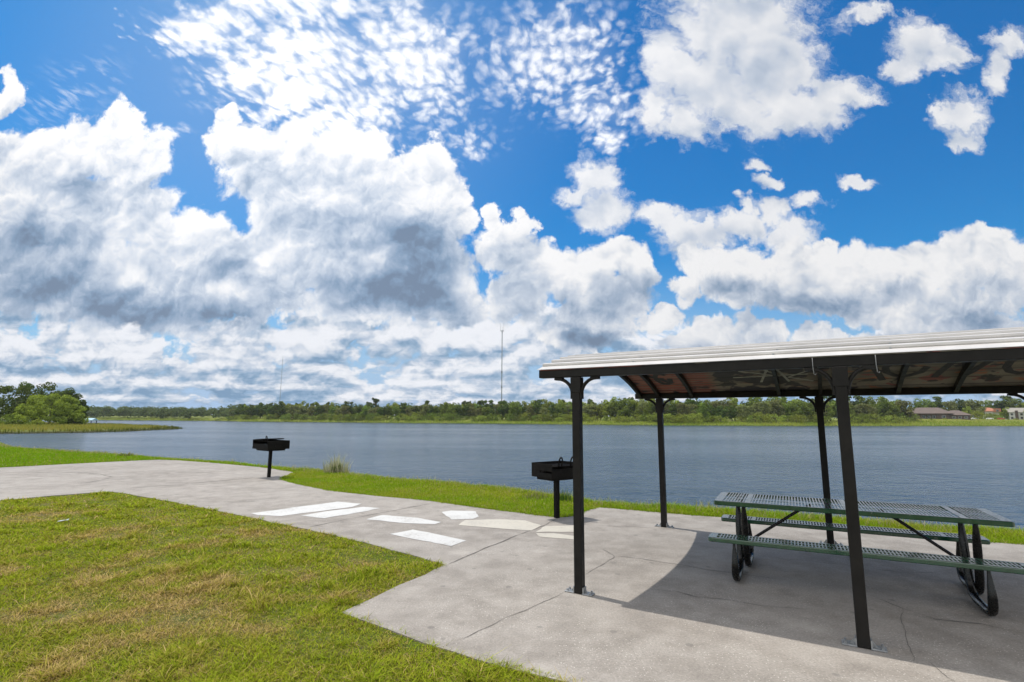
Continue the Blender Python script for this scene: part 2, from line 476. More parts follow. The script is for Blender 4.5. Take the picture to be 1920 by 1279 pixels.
def blade_mat(name, trans=.35):
    m = bpy.data.materials.new(name); m.use_nodes = True
    t = m.node_tree; t.nodes.clear(); N = NT(t)
    out = N.n('ShaderNodeOutputMaterial')
    at = N.n('ShaderNodeAttribute', attribute_name='tint')
    d = N.n('ShaderNodeBsdfDiffuse'); N.put(d.inputs[0], at.outputs['Color'])
    tr = N.n('ShaderNodeBsdfTranslucent'); N.put(tr.inputs[0], N.v('MULTIPLY', at.outputs['Color'], (1.15, 1.2, .6)))
    mx = N.n('ShaderNodeMixShader'); mx.inputs[0].default_value = trans
    t.links.new(d.outputs[0], mx.inputs[1]); t.links.new(tr.outputs[0], mx.inputs[2])
    t.links.new(mx.outputs[0], out.inputs[0])
    return m

M_STEEL = paint('dark_painted_steel', (.0135, .0122, .0112), .5, var=.3, scale=5, bump=.15, bscale=90, spec=.18)
M_CAST = paint('burnt_black_steel', (.0065, .0055, .0045), .65, var=.5, scale=14, bump=.5, bscale=70, spec=.12)
M_GALV = paint('galvanised_steel', (.32, .33, .335), .42, metal=.6, var=.2, scale=18)
M_HOOK = paint('dull_hook_wire', (.20, .20, .20), .5, metal=.4)
M_WHITE = paint('white_roof_sheet', (.52, .50, .478), .5, var=.14, scale=2.5, spec=.3)
M_GREEN = paint('green_plastic_coating', (.011, .062, .031), .16, var=.2, scale=9, bump=.12, bscale=120, spec=1.0)
M_LEG = paint('black_tube_enamel', (.006, .006, .006), .25, var=.2, scale=9, spec=.35)
M_BARK = paint('bark', (.075, .055, .04), .9, var=.4, scale=3)
M_PALEW = paint('white_render', (.60, .60, .58), .7, var=.08, scale=.4)
M_BRICK = paint('brown_brick_wall', (.115, .085, .072), .85, var=.2, scale=.6)
M_BROWNROOF = paint('brown_shingles', (.140, .106, .090), .85, var=.14, scale=1.2)
M_ORANGE = paint('orange_tiles', (.40, .17, .10), .8, var=.15, scale=1.0)
M_GREYROOF = paint('grey_shingles', (.30, .28, .24), .85, var=.15, scale=1.0)
M_BLUEROOF = paint('pale_blue_metal', (.36, .55, .62), .5, var=.06, scale=1.0)
M_GLASS = paint('dark_window_glass', (.02, .025, .03), .08, var=.1)
M_RED = paint('orange_red_car_paint', (.40, .075, .03), .25, var=.1)
M_CARW = paint('white_car_paint', (.75, .75, .73), .25, var=.05)
M_TYRE = paint('black_rubber', (.012, .012, .012), .8)
M_MAST = paint('grey_mast_steel', (.22, .24, .27), .6, var=.1)
M_PAPER = paint('white_paper', (.42, .45, .44), .7, var=.08, scale=30)

L_DARK = leaf_mat('dark_foliage', (.085, .125, .034))
L_MID = leaf_mat('mid_foliage', (.150, .205, .046))
L_PALE = leaf_mat('pale_foliage', (.235, .285, .060))
L_GREY = leaf_mat('grey_green_foliage', (.185, .205, .085))
L_PINE = leaf_mat('pine_needles', (.080, .108, .045))
L_DOME = leaf_mat('light_green_foliage', (.225, .280, .055))
L_FAR = leaf_mat('distant_foliage', (.11, .145, .07), var=.3)
M_BLADE = blade_mat('grass_blades')

def concrete():
    m, N, b = mat('weathered_concrete')
    tc = N.n('ShaderNodeTexCoord').outputs['Object']
    big = N.noise(tc, .55, 5, .6)[0]
    mid = N.noise(tc, 3.2, 6, .65)[0]
    fine = N.noise(tc, 60, 3, .6)[0]
    agg = N.voro(tc, 62, 0, .5, '3D')
    col = N.mix(N.ramp(big, .35, .68), (.248, .222, .193), (.318, .288, .254))
    col = N.mix(N.ramp(mid, .40, .72, 0, .65), col, (.375, .342, .305))
    col = N.mix(N.ramp(mid, .48, .28, 0, .58), col, (.205, .184, .162))
    # exposed shell and stone in the worn surface
    spk = N.ramp(agg, .34, .16)
    cellc = N.n('ShaderNodeTexVoronoi', voronoi_dimensions='3D', feature='F1'); N.put(cellc.inputs['Vector'], tc); cellc.inputs['Scale'].default_value = 62
    pick = N.sep(cellc.outputs['Color'])
    wear = N.ramp(N.noise(tc, 1.4, 4, .6)[0], .38, .62, .25, 1)
    col = N.mix(N.m('MULTIPLY', N.m('MULTIPLY', spk, N.ramp(pick[0], .62, .68)), N.m('MULTIPLY', wear, .70)), col, (.70, .66, .59))
    col = N.mix(N.m('MULTIPLY', N.m('MULTIPLY', spk, N.ramp(pick[1], .66, .72)), N.m('MULTIPLY', wear, .55)), col, (.10, .09, .08))
    col = N.scale(col, N.ramp(fine, .25, .75, .78, 1.22, smooth=False))
    # old spots: drips and gum
    sv = N.n('ShaderNodeTexVoronoi', voronoi_dimensions='2D', feature='F1'); N.put(sv.inputs['Vector'], tc); sv.inputs['Scale'].default_value = 1.9
    sp = N.sep(sv.outputs['Color'])
    spot = N.m('MULTIPLY', N.ramp(N.m('ADD', sv.outputs['Distance'], N.m('MULTIPLY', N.m('SUBTRACT', mid, .5), .10)), .060, .040), N.ramp(sp[2], .60, .62))
    col = N.mix(N.m('MULTIPLY', spot, .38), col, (.10, .095, .09))
    pale = N.noise(N.v('ADD', tc, (7, 3, 0)), 1.0, 5, .7)[0]
    col = N.mix(N.ramp(pale, .56, .76, 0, .6), col, (.45, .41, .365))
    N.put(b.inputs['Base Color'], col)
    b.inputs['Roughness'].default_value = .88
    b.inputs['Specular IOR Level'].default_value = .25
    bn = N.n('ShaderNodeBump'); bn.inputs['Strength'].default_value = .55; bn.inputs['Distance'].default_value = .004
    N.put(bn.inputs['Height'], N.m('ADD', N.m('MULTIPLY', fine, .6), N.m('ADD', N.m('MULTIPLY', agg, .5), mid)))
    N.put(b.inputs['Normal'], bn.outputs[0])
    return m
M_CONC = concrete()
M_CRACK = paint('dark_joint_filler', (.115, .104, .092), .95, var=.5, scale=5)

def paintmark(name, col):
    m, N, b = mat(name)
    tc = N.n('ShaderNodeTexCoord').outputs['Object']
    w = N.noise(tc, 26, 5, .7)[0]
    big = N.noise(tc, 2.2, 4, .6)[0]
    c = N.mix(N.ramp(big, .35, .7, 0, .35), col, tuple(k * .80 for k in col))
    c = N.mix(N.ramp(N.m('ADD', w, N.m('MULTIPLY', N.m('SUBTRACT', big, .5), .7)), .55, .72, 0, .75), c, (.34, .31, .275))
    fine = N.noise(tc, 90, 3, .6)[0]
    c = N.mix(N.ramp(N.m('ADD', fine, N.m('MULTIPLY', N.m('SUBTRACT', w, .5), .8)), .60, .70, 0, .5), c, (.33, .30, .27))
    N.put(b.inputs['Base Color'], c); b.inputs['Roughness'].default_value = .7
    return m
M_MARKW = paintmark('white_ground_paint', (.56, .548, .52))
M_MARKC = paintmark('cream_ground_paint', (.50, .46, .385))

def earth():
    m, N, b = mat('turf_and_soil')
    tc = N.n('ShaderNodeTexCoord').outputs['Object']
    a = N.noise(tc, 1.1, 6, .65)[0]; f = N.noise(tc, 24, 5, .7)[0]; g = N.noise(tc, .02, 3, .5)[0]
    c = N.mix(N.ramp(a, .38, .62), (.075, .100, .020), (.16, .125, .055))
    c = N.scale(c, N.ramp(f, .3, .7, .6, 1.4, smooth=False))
    y = N.sep(tc)[1]
    far = N.mix(N.ramp(a, .35, .65), (.13, .18, .030), (.20, .20, .045))
    c = N.mix(N.ramp(y, 30, 60), c, far)
    z = N.sep(tc)[2]
    c = N.mix(N.m('MULTIPLY', N.ramp(z, -1.0, -1.5), N.ramp(y, 30, 60)), c, (.035, .034, .014))
    N.put(b.inputs['Base Color'], c); b.inputs['Roughness'].default_value = .95; b.inputs['Specular IOR Level'].default_value = .1
    bn = N.n('ShaderNodeBump'); bn.inputs['Strength'].default_value = .6; bn.inputs['Distance'].default_value = .02
    N.put(bn.inputs['Height'], f); N.put(b.inputs['Normal'], bn.outputs[0])
    return m
M_EARTH = earth()

def water_mat():
    m, N, b = mat('lake_water')
    tc = N.n('ShaderNodeTexCoord').outputs['Object']
    st = N.v('MULTIPLY', N.v('ADD', tc, N.scale(N.v('SUBTRACT', N.noise(tc, .5, 2, .5)[1], (.5, .5, .5)), .8)), (.62, 1.0, 1.0))
    rot = N.n('ShaderNodeVectorRotate', rotation_type='Z_AXIS'); N.put(rot.inputs['Vector'], st); rot.inputs['Angle'].default_value = .35
    w1 = N.noise(rot.outputs[0], 1.5, 3, .55)[0]
    w2 = N.noise(rot.outputs[0], 5.5, 3, .6)[0]
    w3 = N.noise(st, .22, 3, .5)[0]
    gust = N.ramp(N.noise(N.v('MULTIPLY', tc, (.3, 1, 1)), .035, 4, .6)[0], .32, .68, .35, 1.25)
    h = N.m('ADD', N.m('MULTIPLY', w1, 1.0), N.m('ADD', N.m('MULTIPLY', w2, .28), N.m('MULTIPLY', w3, 1.2)))
    bn = N.n('ShaderNodeBump'); bn.inputs['Distance'].default_value = .30
    N.put(bn.inputs['Strength'], N.m('MULTIPLY', gust, WATER_BUMP))
    N.put(bn.inputs['Height'], h); N.put(b.inputs['Normal'], bn.outputs[0])
    b.inputs['Base Color'].default_value = (.026, .055, .090, 1)
    b.inputs['Roughness'].default_value = .16
    b.inputs['IOR'].default_value = 1.333
    return m
WATER_BUMP = 1.0
M_WATER = water_mat()

# ------------------------------------------------------------------ terrain
WZ = -1.6                                                   # lake level below the slab
SHORE = [(-90, 84), (-60, 58), (-27.3, 28.3), (-21.9, 25.4), (-13.8, 20.95), (-10.9, 19.6), (-6.9, 16.65), (-5.3, 15.7), (-3.7, 14.4),
         (-1.3, 13.1), (.25, 11.8), (1.25, 10.85), (1.73, 10.25), (2.77, 9.7), (3.74, 9.45), (5, 8.85), (7, 7.85), (10, 6.6), (20, 1), (80, -30)]
SX = np.array([p[0] for p in SHORE]); SY = np.array([p[1] for p in SHORE])
FARPX = np.array([-600, -400, 170, 400, 450, 700, 1000, 1250, 1500, 1700, 1920, 2400, 3000], float)
FARD = np.array([560, 560, 540, 510, 440, 385, 340, 295, 305, 335, 370, 390, 390], float)
FARB = np.array([bearing(p) for p in FARPX])
PEN = [(-96, 97.5), (-90, 102), (-86.6, 111), (-87, 121), (-90, 133), (-93, 145), (-96, 154), (-112, 170), (-156, 208), (-200, 236), (-420, 330), (-520, 120), (-230, 70), (-130, 80)]

def poly_sd(poly, X, Y):
    """signed distance to a polygon, negative inside"""
    d = np.full(X.shape, 1e9); ins = np.zeros(X.shape, bool)
    n = len(poly)
    for i in range(n):
        ax, ay = poly[i]; bx, by = poly[(i + 1) % n]
        ex, ey = bx - ax, by - ay
        t = np.clip(((X - ax) * ex + (Y - ay) * ey) / (ex * ex + ey * ey), 0, 1)
        d = np.minimum(d, np.hypot(X - ax - t * ex, Y - ay - t * ey))
        c = ((ay > Y) != (by > Y)) & (X < (bx - ax) * (Y - ay) / (by - ay + 1e-12) + ax)
        ins ^= c
    return np.where(ins, -d, d)

def sstep(x): x = np.clip(x, 0, 1); return x * x * (3 - 2 * x)

def height(X, Y):
    X = np.asarray(X, float); Y = np.asarray(Y, float)
    ys = np.interp(X, SX, SY)
    d = (Y - ys) * .78 + (vnoise(X * .8, Y * .8, 3) - .5) * .35
    near = -.012 + (vnoise(X * 1.3, Y * 1.3, 5, 3) - .5) * .022 - 2.6 * sstep((d - .1) / 3.6)
    near = np.where(d < .1, -.012 + (vnoise(X * 1.3, Y * 1.3, 5, 3) - .5) * .022, near)
    near = np.where(Y > 60, np.minimum(near, -3), near)
    pd = poly_sd(PEN, X, Y) + (vnoise(X * .1, Y * .1, 9) - .5) * 6
    pen = -2.6 + 1.35 * sstep((6 - pd) / 9) + np.clip(-pd, 0, 60) * .008
    bt = X / np.maximum(Y, 1)
    fd = np.interp(bt, FARB, FARD)
    fpx = np.interp(bt, FARB, FARPX)
    e = Y - fd + (vnoise(X * .05, Y * .05, 13) - .5) * 7
    rise = np.interp(fpx, [1600, 1720], [2.9, 4.6])
    far = -2.8 + (rise + 1.2) * sstep((e + 8) / 42) + np.clip(e - 60, 0, 400) * .012
    far = np.where(Y < 60, -3, far)
    return np.maximum(np.maximum(near, pen), far)

def axis(parts):
    out = []
    for a, b, s in parts: out += list(np.arange(a, b, s))
    return np.array(out)
xs = axis([(-1500, -400, 60), (-400, -130, 8), (-130, -32, 3), (-32, 14, .25), (14, 60, 3), (60, 420, 8), (420, 1500, 60)])
ys_ = axis([(-120, 0, 15), (0, 32, .25), (32, 80, 4), (80, 260, 3), (260, 640, 4), (640, 3000, 120)])
GX, GY = np.meshgrid(xs, ys_)
GZ = height(GX, GY)
nx, ny = len(xs), len(ys_)
I = np.arange(nx * ny).reshape(ny, nx)
F = np.stack([I[:-1, :-1], I[:-1, 1:], I[1:, 1:], I[1:, :-1]], -1).reshape(-1, 4)
CONC = [(.389, 3.484), (.80, 3.20), (1.5, 2.7), (6, -1), (14, -4), (14, 3.2), (10, 5.4), (8, 6.55), (6.785, 7.16), (6.2, 7.42), (5.576, 7.75), (4.717, 8.379), (3.526, 9.01),
        (2.703, 9.385), (1.95, 9.80), (1.62, 9.94), (1.40, 9.66), (1.12, 9.16), (.93, 8.99), (.764, 8.95), (.377, 9.168), (-.569, 9.839), (-1.679, 10.686), (-2.64, 11.157), (-4.037, 12.0),
        (-5.0, 12.9), (-5.527, 13.42), (-6.05, 14.1), (-6.25, 14.6), (-6.3, 15.2), (-6.45, 15.9), (-6.8, 16.3), (-7.952, 17.336), (-10.655, 19.047), (-12.6, 20.1), (-13.43, 20.3), (-13.9, 20.0), (-15.024, 18.563),
        (-16.186, 16.893), (-24, 6.5), (-17, 1.5), (-9.892, 10.421), (-9.432, 11.077), (-9.0, 11.5), (-8.723, 11.659), (-8.3, 11.5), (-6.39, 10.27), (-4.787, 9.176), (-2.931, 7.883), (-1.768, 6.998),
        (-.727, 6.076), (-1.414, 4.633), (-.982, 4.323), (-.605, 4.036), (-.205, 3.787), (.147, 3.597)]
inc = poly_sd(CONC, GX, GY)
GZ = np.where(inc < -.30, np.minimum(GZ, -.06), GZ)
g = np_mesh('ground', np.c_[GX.ravel(), GY.ravel(), GZ.ravel()], F, M_EARTH)
tag(g, kind='structure')
g.data.polygons.foreach_set('use_smooth', [True] * len(g.data.polygons))
w = MB().add([(-3000, -200, WZ), (3000, -200, WZ), (3000, 3500, WZ), (-3000, 3500, WZ)], [(0, 1, 2, 3)]).build('lake_water', M_WATER)
tag(w, kind='structure')

# ------------------------------------------------------------------ concrete paving with its joints and cracks
def ragged(poly, amp, step=.18, skip=()):
    out = []
    n = len(poly)
    for i in range(n):
        a = Vector(poly[i]); b = Vector(poly[(i + 1) % n]); L = (b - a).length
        k = max(1, int(L / step)) if L < 8 else 1
        nrm = Vector(((b - a).y, -(b - a).x)).normalized()
        for j in range(k):
            p = a.lerp(b, j / k)
            if i not in skip: p = p + nrm * amp * (mnoise.noise(Vector((p.x * 2.1, p.y * 2.1, 0))) + .6 * mnoise.noise(Vector((p.x * 6, p.y * 6, 4))))
            out.append((p.x, p.y))
    return out
pv = MB().prism(ragged(CONC, .035), -.14, 0.0)
CR = [([(569, 991), (640, 976), (730, 959), (810, 944)], .016), ([(350, 953), (420, 945), (481, 938), (554, 930), (600, 925)], .013),
      ([(842, 1058), (904, 1031), (960, 1008), (1024, 984), (1042, 974)], .016), ([(224, 917), (251, 915), (321, 910), (408, 902), (484, 895)], .035),
      ([(60, 886), (146, 886), (187, 889), (211, 895), (187, 901), (160, 906)], .03), ([(286, 888), (344, 886), (400, 886)], .03), ([(0, 915), (90, 912)], .02),
      ([(853, 1202), (875, 1195), (900, 1183), (925, 1172), (950, 1157), (985, 1145), (1013, 1132), (1060, 1110)], .006),
      ([(1098, 1078), (1107, 1072), (1130, 1058), (1153, 1045), (1144, 1037), (1133, 1030)], .009),
      ([(1153, 1044), (1164, 1043), (1200, 1048), (1230, 1053), (1281, 1060), (1328, 1069), (1378, 1075), (1459, 1086)], .010),
      ([(1221, 1105), (1271, 1109), (1309, 1120), (1365, 1125), (1430, 1136), (1520, 1144)], .008), ([(1120, 986), (1160, 987), (1224, 989)], .012),
      ([(1630, 1116), (1660, 1128), (1695, 1143), (1754, 1161), (1840, 1170), (1920, 1190)], .009), ([(1695, 1146), (1690, 1160), (1698, 1184), (1704, 1210), (1712, 1240)], .006),
      ([(1740, 1240), (1765, 1262), (1790, 1279)], .006), ([(1500, 1050), (1600, 1062), (1700, 1075), (1760, 1074)], .01)]
for pts, wd in CR:
    wd *= .8
    G = [ground_at(*p).to_2d() for p in pts]
    dense = []
    for a, b in zip(G[:-1], G[1:]):
        k = max(2, int((b - a).length / .06))
        dense += [a.lerp(b, j / k) for j in range(k)]
    dense.append(G[-1])
    L = []
    for i, p in enumerate(dense):
        t = (dense[min(i + 1, len(dense) - 1)] - dense[max(i - 1, 0)]).normalized()
        nr = Vector((-t.y, t.x))
        p = p + nr * .022 * mnoise.noise(Vector((p.x * 3, p.y * 3, 2))) + nr * .012 * mnoise.noise(Vector((p.x * 13, p.y * 13, 2)))
        ww = wd * .5 * max(.15, 1 + 1.1 * mnoise.noise(Vector((p.x * 5, p.y * 5, 9)))) * min(1, .3 + i * .25, .3 + (len(dense) - 1 - i) * .25)
        L.append((p + nr * ww, p - nr * ww))
    vs = []
    for a, b in L: vs += [(a.x, a.y, .0035), (b.x, b.y, .0035)]
    pv.add(vs, [(2 * i, 2 * i + 1, 2 * i + 3, 2 * i + 2) for i in range(len(L) - 1)], 1)
pav = pv.build('pavement', [M_CONC, M_CRACK])
tag(pav, kind='structure')

def z7(X, Y): return ground_at(440 + .34375 * X, 900 + .344 * Y).to_2d()
PATCH = [('white', [(90, 183), (330, 150), (560, 119), (695, 130), (640, 148), (255, 198), (130, 192)], 'long white painted strip farthest from the shelter'),
         ('white', [(360, 195), (520, 170), (700, 148), (790, 155), (720, 170), (490, 210)], 'shorter white painted strip beside the longest one'),
         ('white', [(720, 216), (805, 193), (1000, 208), (1125, 230), (1090, 242), (900, 233)], 'narrow white painted wedge in the middle of the path'),
         ('white', [(845, 296), (975, 270), (1265, 332), (1180, 362)], 'white painted rectangle nearest the front lawn'),
         ('white', [(1130, 175), (1180, 168), (1310, 172), (1335, 200), (1300, 213), (1180, 217)], 'small white painted hexagon near the bank grass'),
         ('cream', [(1220, 248), (1260, 220), (1430, 216), (1590, 221), (1670, 250), (1620, 277), (1400, 262)], 'cream painted patch left of the joint'),
         ('cream', [(1640, 285), (1695, 252), (1890, 248), (1890, 285)], 'cream painted patch behind the near post'),
         ('cream', [(1640, 290), (1740, 292), (1890, 312), (1890, 330), (1660, 310)], 'thin cream painted sliver behind the near post')]
for kind, pts, lab in PATCH:
    P = [z7(*p) for p in pts]
    P = ragged([(p.x, p.y) for p in P], .030, .05)
    if sum(P[i][0] * P[(i + 1) % len(P)][1] - P[(i + 1) % len(P)][0] * P[i][1] for i in range(len(P))) < 0: P.reverse()
    o = MB().add([(x, y, .004) for x, y in P], [tuple(range(len(P)))]).build('paint_patch', M_MARKW if kind == 'white' else M_MARKC, pav)
    o['label'] = lab

# ------------------------------------------------------------------ picnic shelter
YAW = -.533
sh = thing('picnic_shelter', 'open picnic shelter with white ribbed metal roof on black steel posts', 'shelter', (.644, 5.149, 0), YAW)
RISE, B0_, B1_ = .345, -.022, 3.55
def roofz(b):
    s = (b - 1.75) / 1.83
    return 2.091 - .110 * (b / 3.5) + RISE * (1 - s * s)
AX0, AX1 = -.40, 5.35
def beam(name, a0, a1, b, z0, z1, w=.09):
    return MB().box(a0, a1, b - w / 2, b + w / 2, z0, z1, bev=.004).build(name, M_STEEL, sh)
beam('front_beam', AX0, AX1, 0, 2.017, 2.098)
beam('back_beam', AX0 - .09, AX1 - .1, 3.49, 1.930, 2.012)
# ribbed sheet, ribs running along the shelter
prof = []
b = B0_ - .03
pitch = .212
while b < B1_ + .03:
    for db, h in ((0, 0), (.137, 0), (.129, .013), (.131, .027), (.176, .027), (.186, 0)):
        prof.append((b + db, h))
    b += pitch
prof = [(q, h) for q, h in prof if q <= B1_ + .03]
def sheet(name, m, off, a0, a1, ribs=True, thick=.003, na=24):
    vs = []; fs = []
    n = len(prof)
    for layer in (0, -thick):
        for i in range(na + 1):
            a = a0 + (a1 - a0) * i / na
            for q, h in prof:
                vs.append((a, q, roofz(q) + off + (h if ribs else 0) + layer))
    K = (na + 1) * n
    for i in range(na):
        for j in range(n - 1):
            p = i * n + j
            fs.append((p, p + n, p + n + 1, p + 1)); fs.append((K + p, K + p + 1, K + p + n + 1, K + p + n))
    for j in range(n - 1):
        fs.append((j, j + 1, K + j + 1, K + j)); p = na * n + j; fs.append((p + 1, p, K + p, K + p + 1))
    for i in range(na):
        p = i * n; fs.append((p + n, p, K + p, K + p + n)); p = i * n + n - 1; fs.append((p, p + n, K + p + n, K + p))
    return MB().add(vs, fs).build(name, m, sh)
roof = sheet('roof_sheet', M_WHITE, 0, AX0 - .02, AX1 + .02)

def graffiti_mat():
    m, N, b = mat('sprayed_roof_underside')
    tc = N.n('ShaderNodeTexCoord').outputs['Object']
    x, y, z = N.sep(tc)
    warp = N.scale(N.v('SUBTRACT', N.noise(tc, 2.5, 3, .5)[1], (.5, .5, .5)), .35)
    q = N.v('ADD', tc, warp)
    n1 = N.noise(N.v('MULTIPLY', q, (1.5, 2.3, 0)), 2.6, 3, .5)[0]
    n2 = N.noise(N.v('MULTIPLY', N.v('ADD', q, (9, 4, 0)), (1.3, 2.6, 0)), 2.6, 3, .5)[0]
    n3 = N.noise(N.v('MULTIPLY', N.v('ADD', q, (3, 14, 0)), (1.0, 2.0, 0)), 1.4, 2, .4)[0]
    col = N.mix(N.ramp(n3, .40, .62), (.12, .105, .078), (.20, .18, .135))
    stripes = N.ramp(N.m('PINGPONG', y, .045), .012, .030)
    col = N.mix(N.m('MULTIPLY', N.ramp(x, .85, .65), N.m('ADD', .30, N.m('MULTIPLY', stripes, .6))), col, (.22, .045, .03))
    right = N.ramp(x, 1.9, 2.6)
    col = N.mix(N.m('MULTIPLY', N.ramp(n2, .60, .66), N.m('ADD', .25, N.m('MULTIPLY', right, .5))), col, (.30, .085, .025))
    col = N.mix(N.m('MULTIPLY', N.ramp(n2, .40, .36), N.m('ADD', .2, N.m('MULTIPLY', right, .5))), col, (.20, .03, .03))
    band = N.m('MULTIPLY', N.ramp(x, .7, .95), N.ramp(x, 2.0, 1.75))
    blk = N.ramp(N.m('ADD', n1, N.m('SUBTRACT', N.m('MULTIPLY', band, .18), .07)), .52, .57)
    col = N.mix(N.m('MULTIPLY', blk, .92), col, (.016, .016, .02))
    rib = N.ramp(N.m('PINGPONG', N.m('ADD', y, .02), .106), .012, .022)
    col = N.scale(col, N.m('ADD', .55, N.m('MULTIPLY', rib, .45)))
    N.put(b.inputs['Base Color'], col); b.inputs['Roughness'].default_value = .7
    return m
under = sheet('roof_underside', graffiti_mat(), -.008, AX0 + .012, AX1 - .01, ribs=False, na=8)
# sprayed tags as painted strokes on the underside
def strokes(lines, w, name, m):
    for ln in lines:
        vs = []
        D = []
        for (p, q) in zip(ln[:-1], ln[1:]):
            for j in range(8): D.append(Vector(p).lerp(Vector(q), j / 8))
        D.append(Vector(ln[-1]))
        for i, p in enumerate(D):
            t = (D[min(i + 1, len(D) - 1)] - D[max(i - 1, 0)]); nr = Vector((-t.y, t.x)).normalized() * w / 2
            for s in (1, -1):
                c = p + nr * s; vs.append((c.x, c.y, roofz(c.y) - .0155))
        MB().add(vs, [(2 * i, 2 * i + 2, 2 * i + 3, 2 * i + 1) for i in range(len(D) - 1)]).build(name, m, under)
M_SPW = paint('white_spray', (.27, .28, .235), .8, var=.3, scale=9); M_SPB = paint('black_spray', (.02, .02, .022), .7, var=.3, scale=9)
def arc(cx, cy, rx, ry, a0, a1, n=8): return [(cx + rx * math.cos(math.radians(a0 + (a1 - a0) * i / n)), cy + ry * math.sin(math.radians(a0 + (a1 - a0) * i / n))) for i in range(n + 1)]
strokes([[(1.15, 2.7), (1.62, 2.95), (1.35, 2.5)], [(1.38, 3.15), (1.55, 2.45), (1.72, 3.15)], [(1.05, 2.95), (1.95, 2.9)], [(1.75, 2.5), (1.98, 2.75), (1.72, 3.0), (2.0, 3.15)], [(.95, 2.5), (1.45, 2.62)]], .032, 'graffiti', M_SPW)
strokes([arc(2.3, 2.75, .16, .3, 180, 360), arc(2.95, 2.8, .2, .28, 0, 300), [(3.25, 3.15), (3.42, 2.4), (3.55, 3.1), (3.75, 2.4)], arc(4.0, 2.8, .16, .3, 60, 330), [(4.3, 2.3), (4.3, 3.2)], arc(4.42, 2.95, .14, .22, 90, -90), arc(.1, 2.9, .1, .22, 0, 320), [(-.2, 2.6), (.2, 3.1)],
         [(2.55, 2.4), (2.75, 3.2)], arc(2.3, 2.2, .3, .3, 20, 170), [(1.0, 2.2), (1.9, 2.3)]], .075, 'graffiti', M_SPB)
# arched rafters
for a in (AX0 + .03, -.08, .42, 1.60, 2.10, 2.95, 3.52, 4.25, AX1 - .04):
    vs = []; n = 18
    for i in range(n + 1):
        q = .05 + (3.44 - .05) * i / n
        zt = roofz(q) - .017
        hh = .07
        for da in (-.022, .022):
            for zz in (zt, zt - hh): vs.append((a + da - .03 * q / 3.5, q, zz))
    fs = []
    for i in range(n):
        p = i * 4
        fs += [(p, p + 4, p + 5, p + 1), (p + 2, p + 3, p + 7, p + 6), (p, p + 2, p + 6, p + 4), (p + 1, p + 5, p + 7, p + 3)]
    fs += [(0, 1, 3, 2), (4 * n, 4 * n + 2, 4 * n + 3, 4 * n + 1)]
    MB().add(vs, fs).build('rafter', M_STEEL, sh)
# posts with sleeves, knee braces and bolted feet
R = .165
def make_post(a, b, ztop):
    hw = .040
    p = MB().box(a - hw, a + hw, b - hw, b + hw, 0.002, ztop - .001, bev=.006).build('post', M_STEEL, sh)
    MB().box(a - hw - .012, a + hw + .012, b - hw - .004, b + hw + .004, ztop - .155, ztop - .003, bev=.004).build('post_sleeve', M_STEEL, p)
    for s in (-1, 1):
        x0 = a + s * (hw + .006)
        pts = [(x0 + s * (R - R * math.sin(t)), b, ztop - .012 - (R - R * math.cos(t))) for t in np.linspace(0, PI / 2, 9)]
        mb = MB().tube(pts, .017, 8, flat=((0, 1, 0), 1.5))
        mb.box(min(x0 + s * (R - .06), x0 + s * (R + .022)), max(x0 + s * (R - .06), x0 + s * (R + .022)), b - .03, b + .03, ztop - .026, ztop - .001)
        mb.box(min(x0 - s * .004, x0 + s * .012), max(x0 - s * .004, x0 + s * .012), b - .03, b + .03, ztop - R - .05, ztop - R + .035)
        MB.build(mb, 'knee_brace', M_STEEL, sh)
        f = MB().box(min(a + s * (hw + .001), a + s * .135), max(a + s * (hw + .001), a + s * .135), b - .045, b + .045, .001, .013, bev=.003)
        f.box(min(a + s * (hw + .002), a + s * (hw + .012)), max(a + s * (hw + .002), a + s * (hw + .012)), b - .036, b + .036, .013, .060)
        f.add([(a + s * (hw + .012), b - .004, .013), (a + s * (hw + .012), b - .004, .052), (a + s * (hw + .045), b - .004, .013),
               (a + s * (hw + .012), b + .004, .013), (a + s * (hw + .012), b + .004, .052), (a + s * (hw + .045), b + .004, .013)], [(0, 1, 2), (3, 5, 4), (0, 2, 5, 3), (1, 4, 5, 2), (0, 3, 4, 1)])
        ft = f.build('base_plate', M_GALV, p)
        for db in (-.026, .026):
            MB().tube([(a + s * .112, b + db, .013), (a + s * .112, b + db, .030)], .010, 6, smooth=False).build('anchor_bolt', M_GALV, p)
    return p
for a, b, zt in ((0, 0, 2.016), (2.206, -.021, 2.016), (4.42, -.03, 2.016), (-.108, 3.478, 1.929), (2.047, 3.498, 1.929), (4.20, 3.50, 1.929)):
    make_post(a, b, zt)
for a in (2.03, 2.44):
    MB().tube([(a, -.050, 2.092), (a, -.052, 2.02), (a + .003, -.052, 1.965), (a + .012, -.05, 1.955), (a + .02, -.048, 1.965)], .0035, 6).build('hanging_hook', M_HOOK, sh)
for a in (.55, 1.75, 2.55, 3.4):
    for k in range(3):
        q = B0_ + .10 + .212 * k
        MB().tube([(a + .02 * k, q, roofz(q) + .0005), (a + .02 * k, q, roofz(q) + .010)], .008, 6, smooth=False).build('roof_screw', M_GALV, roof)

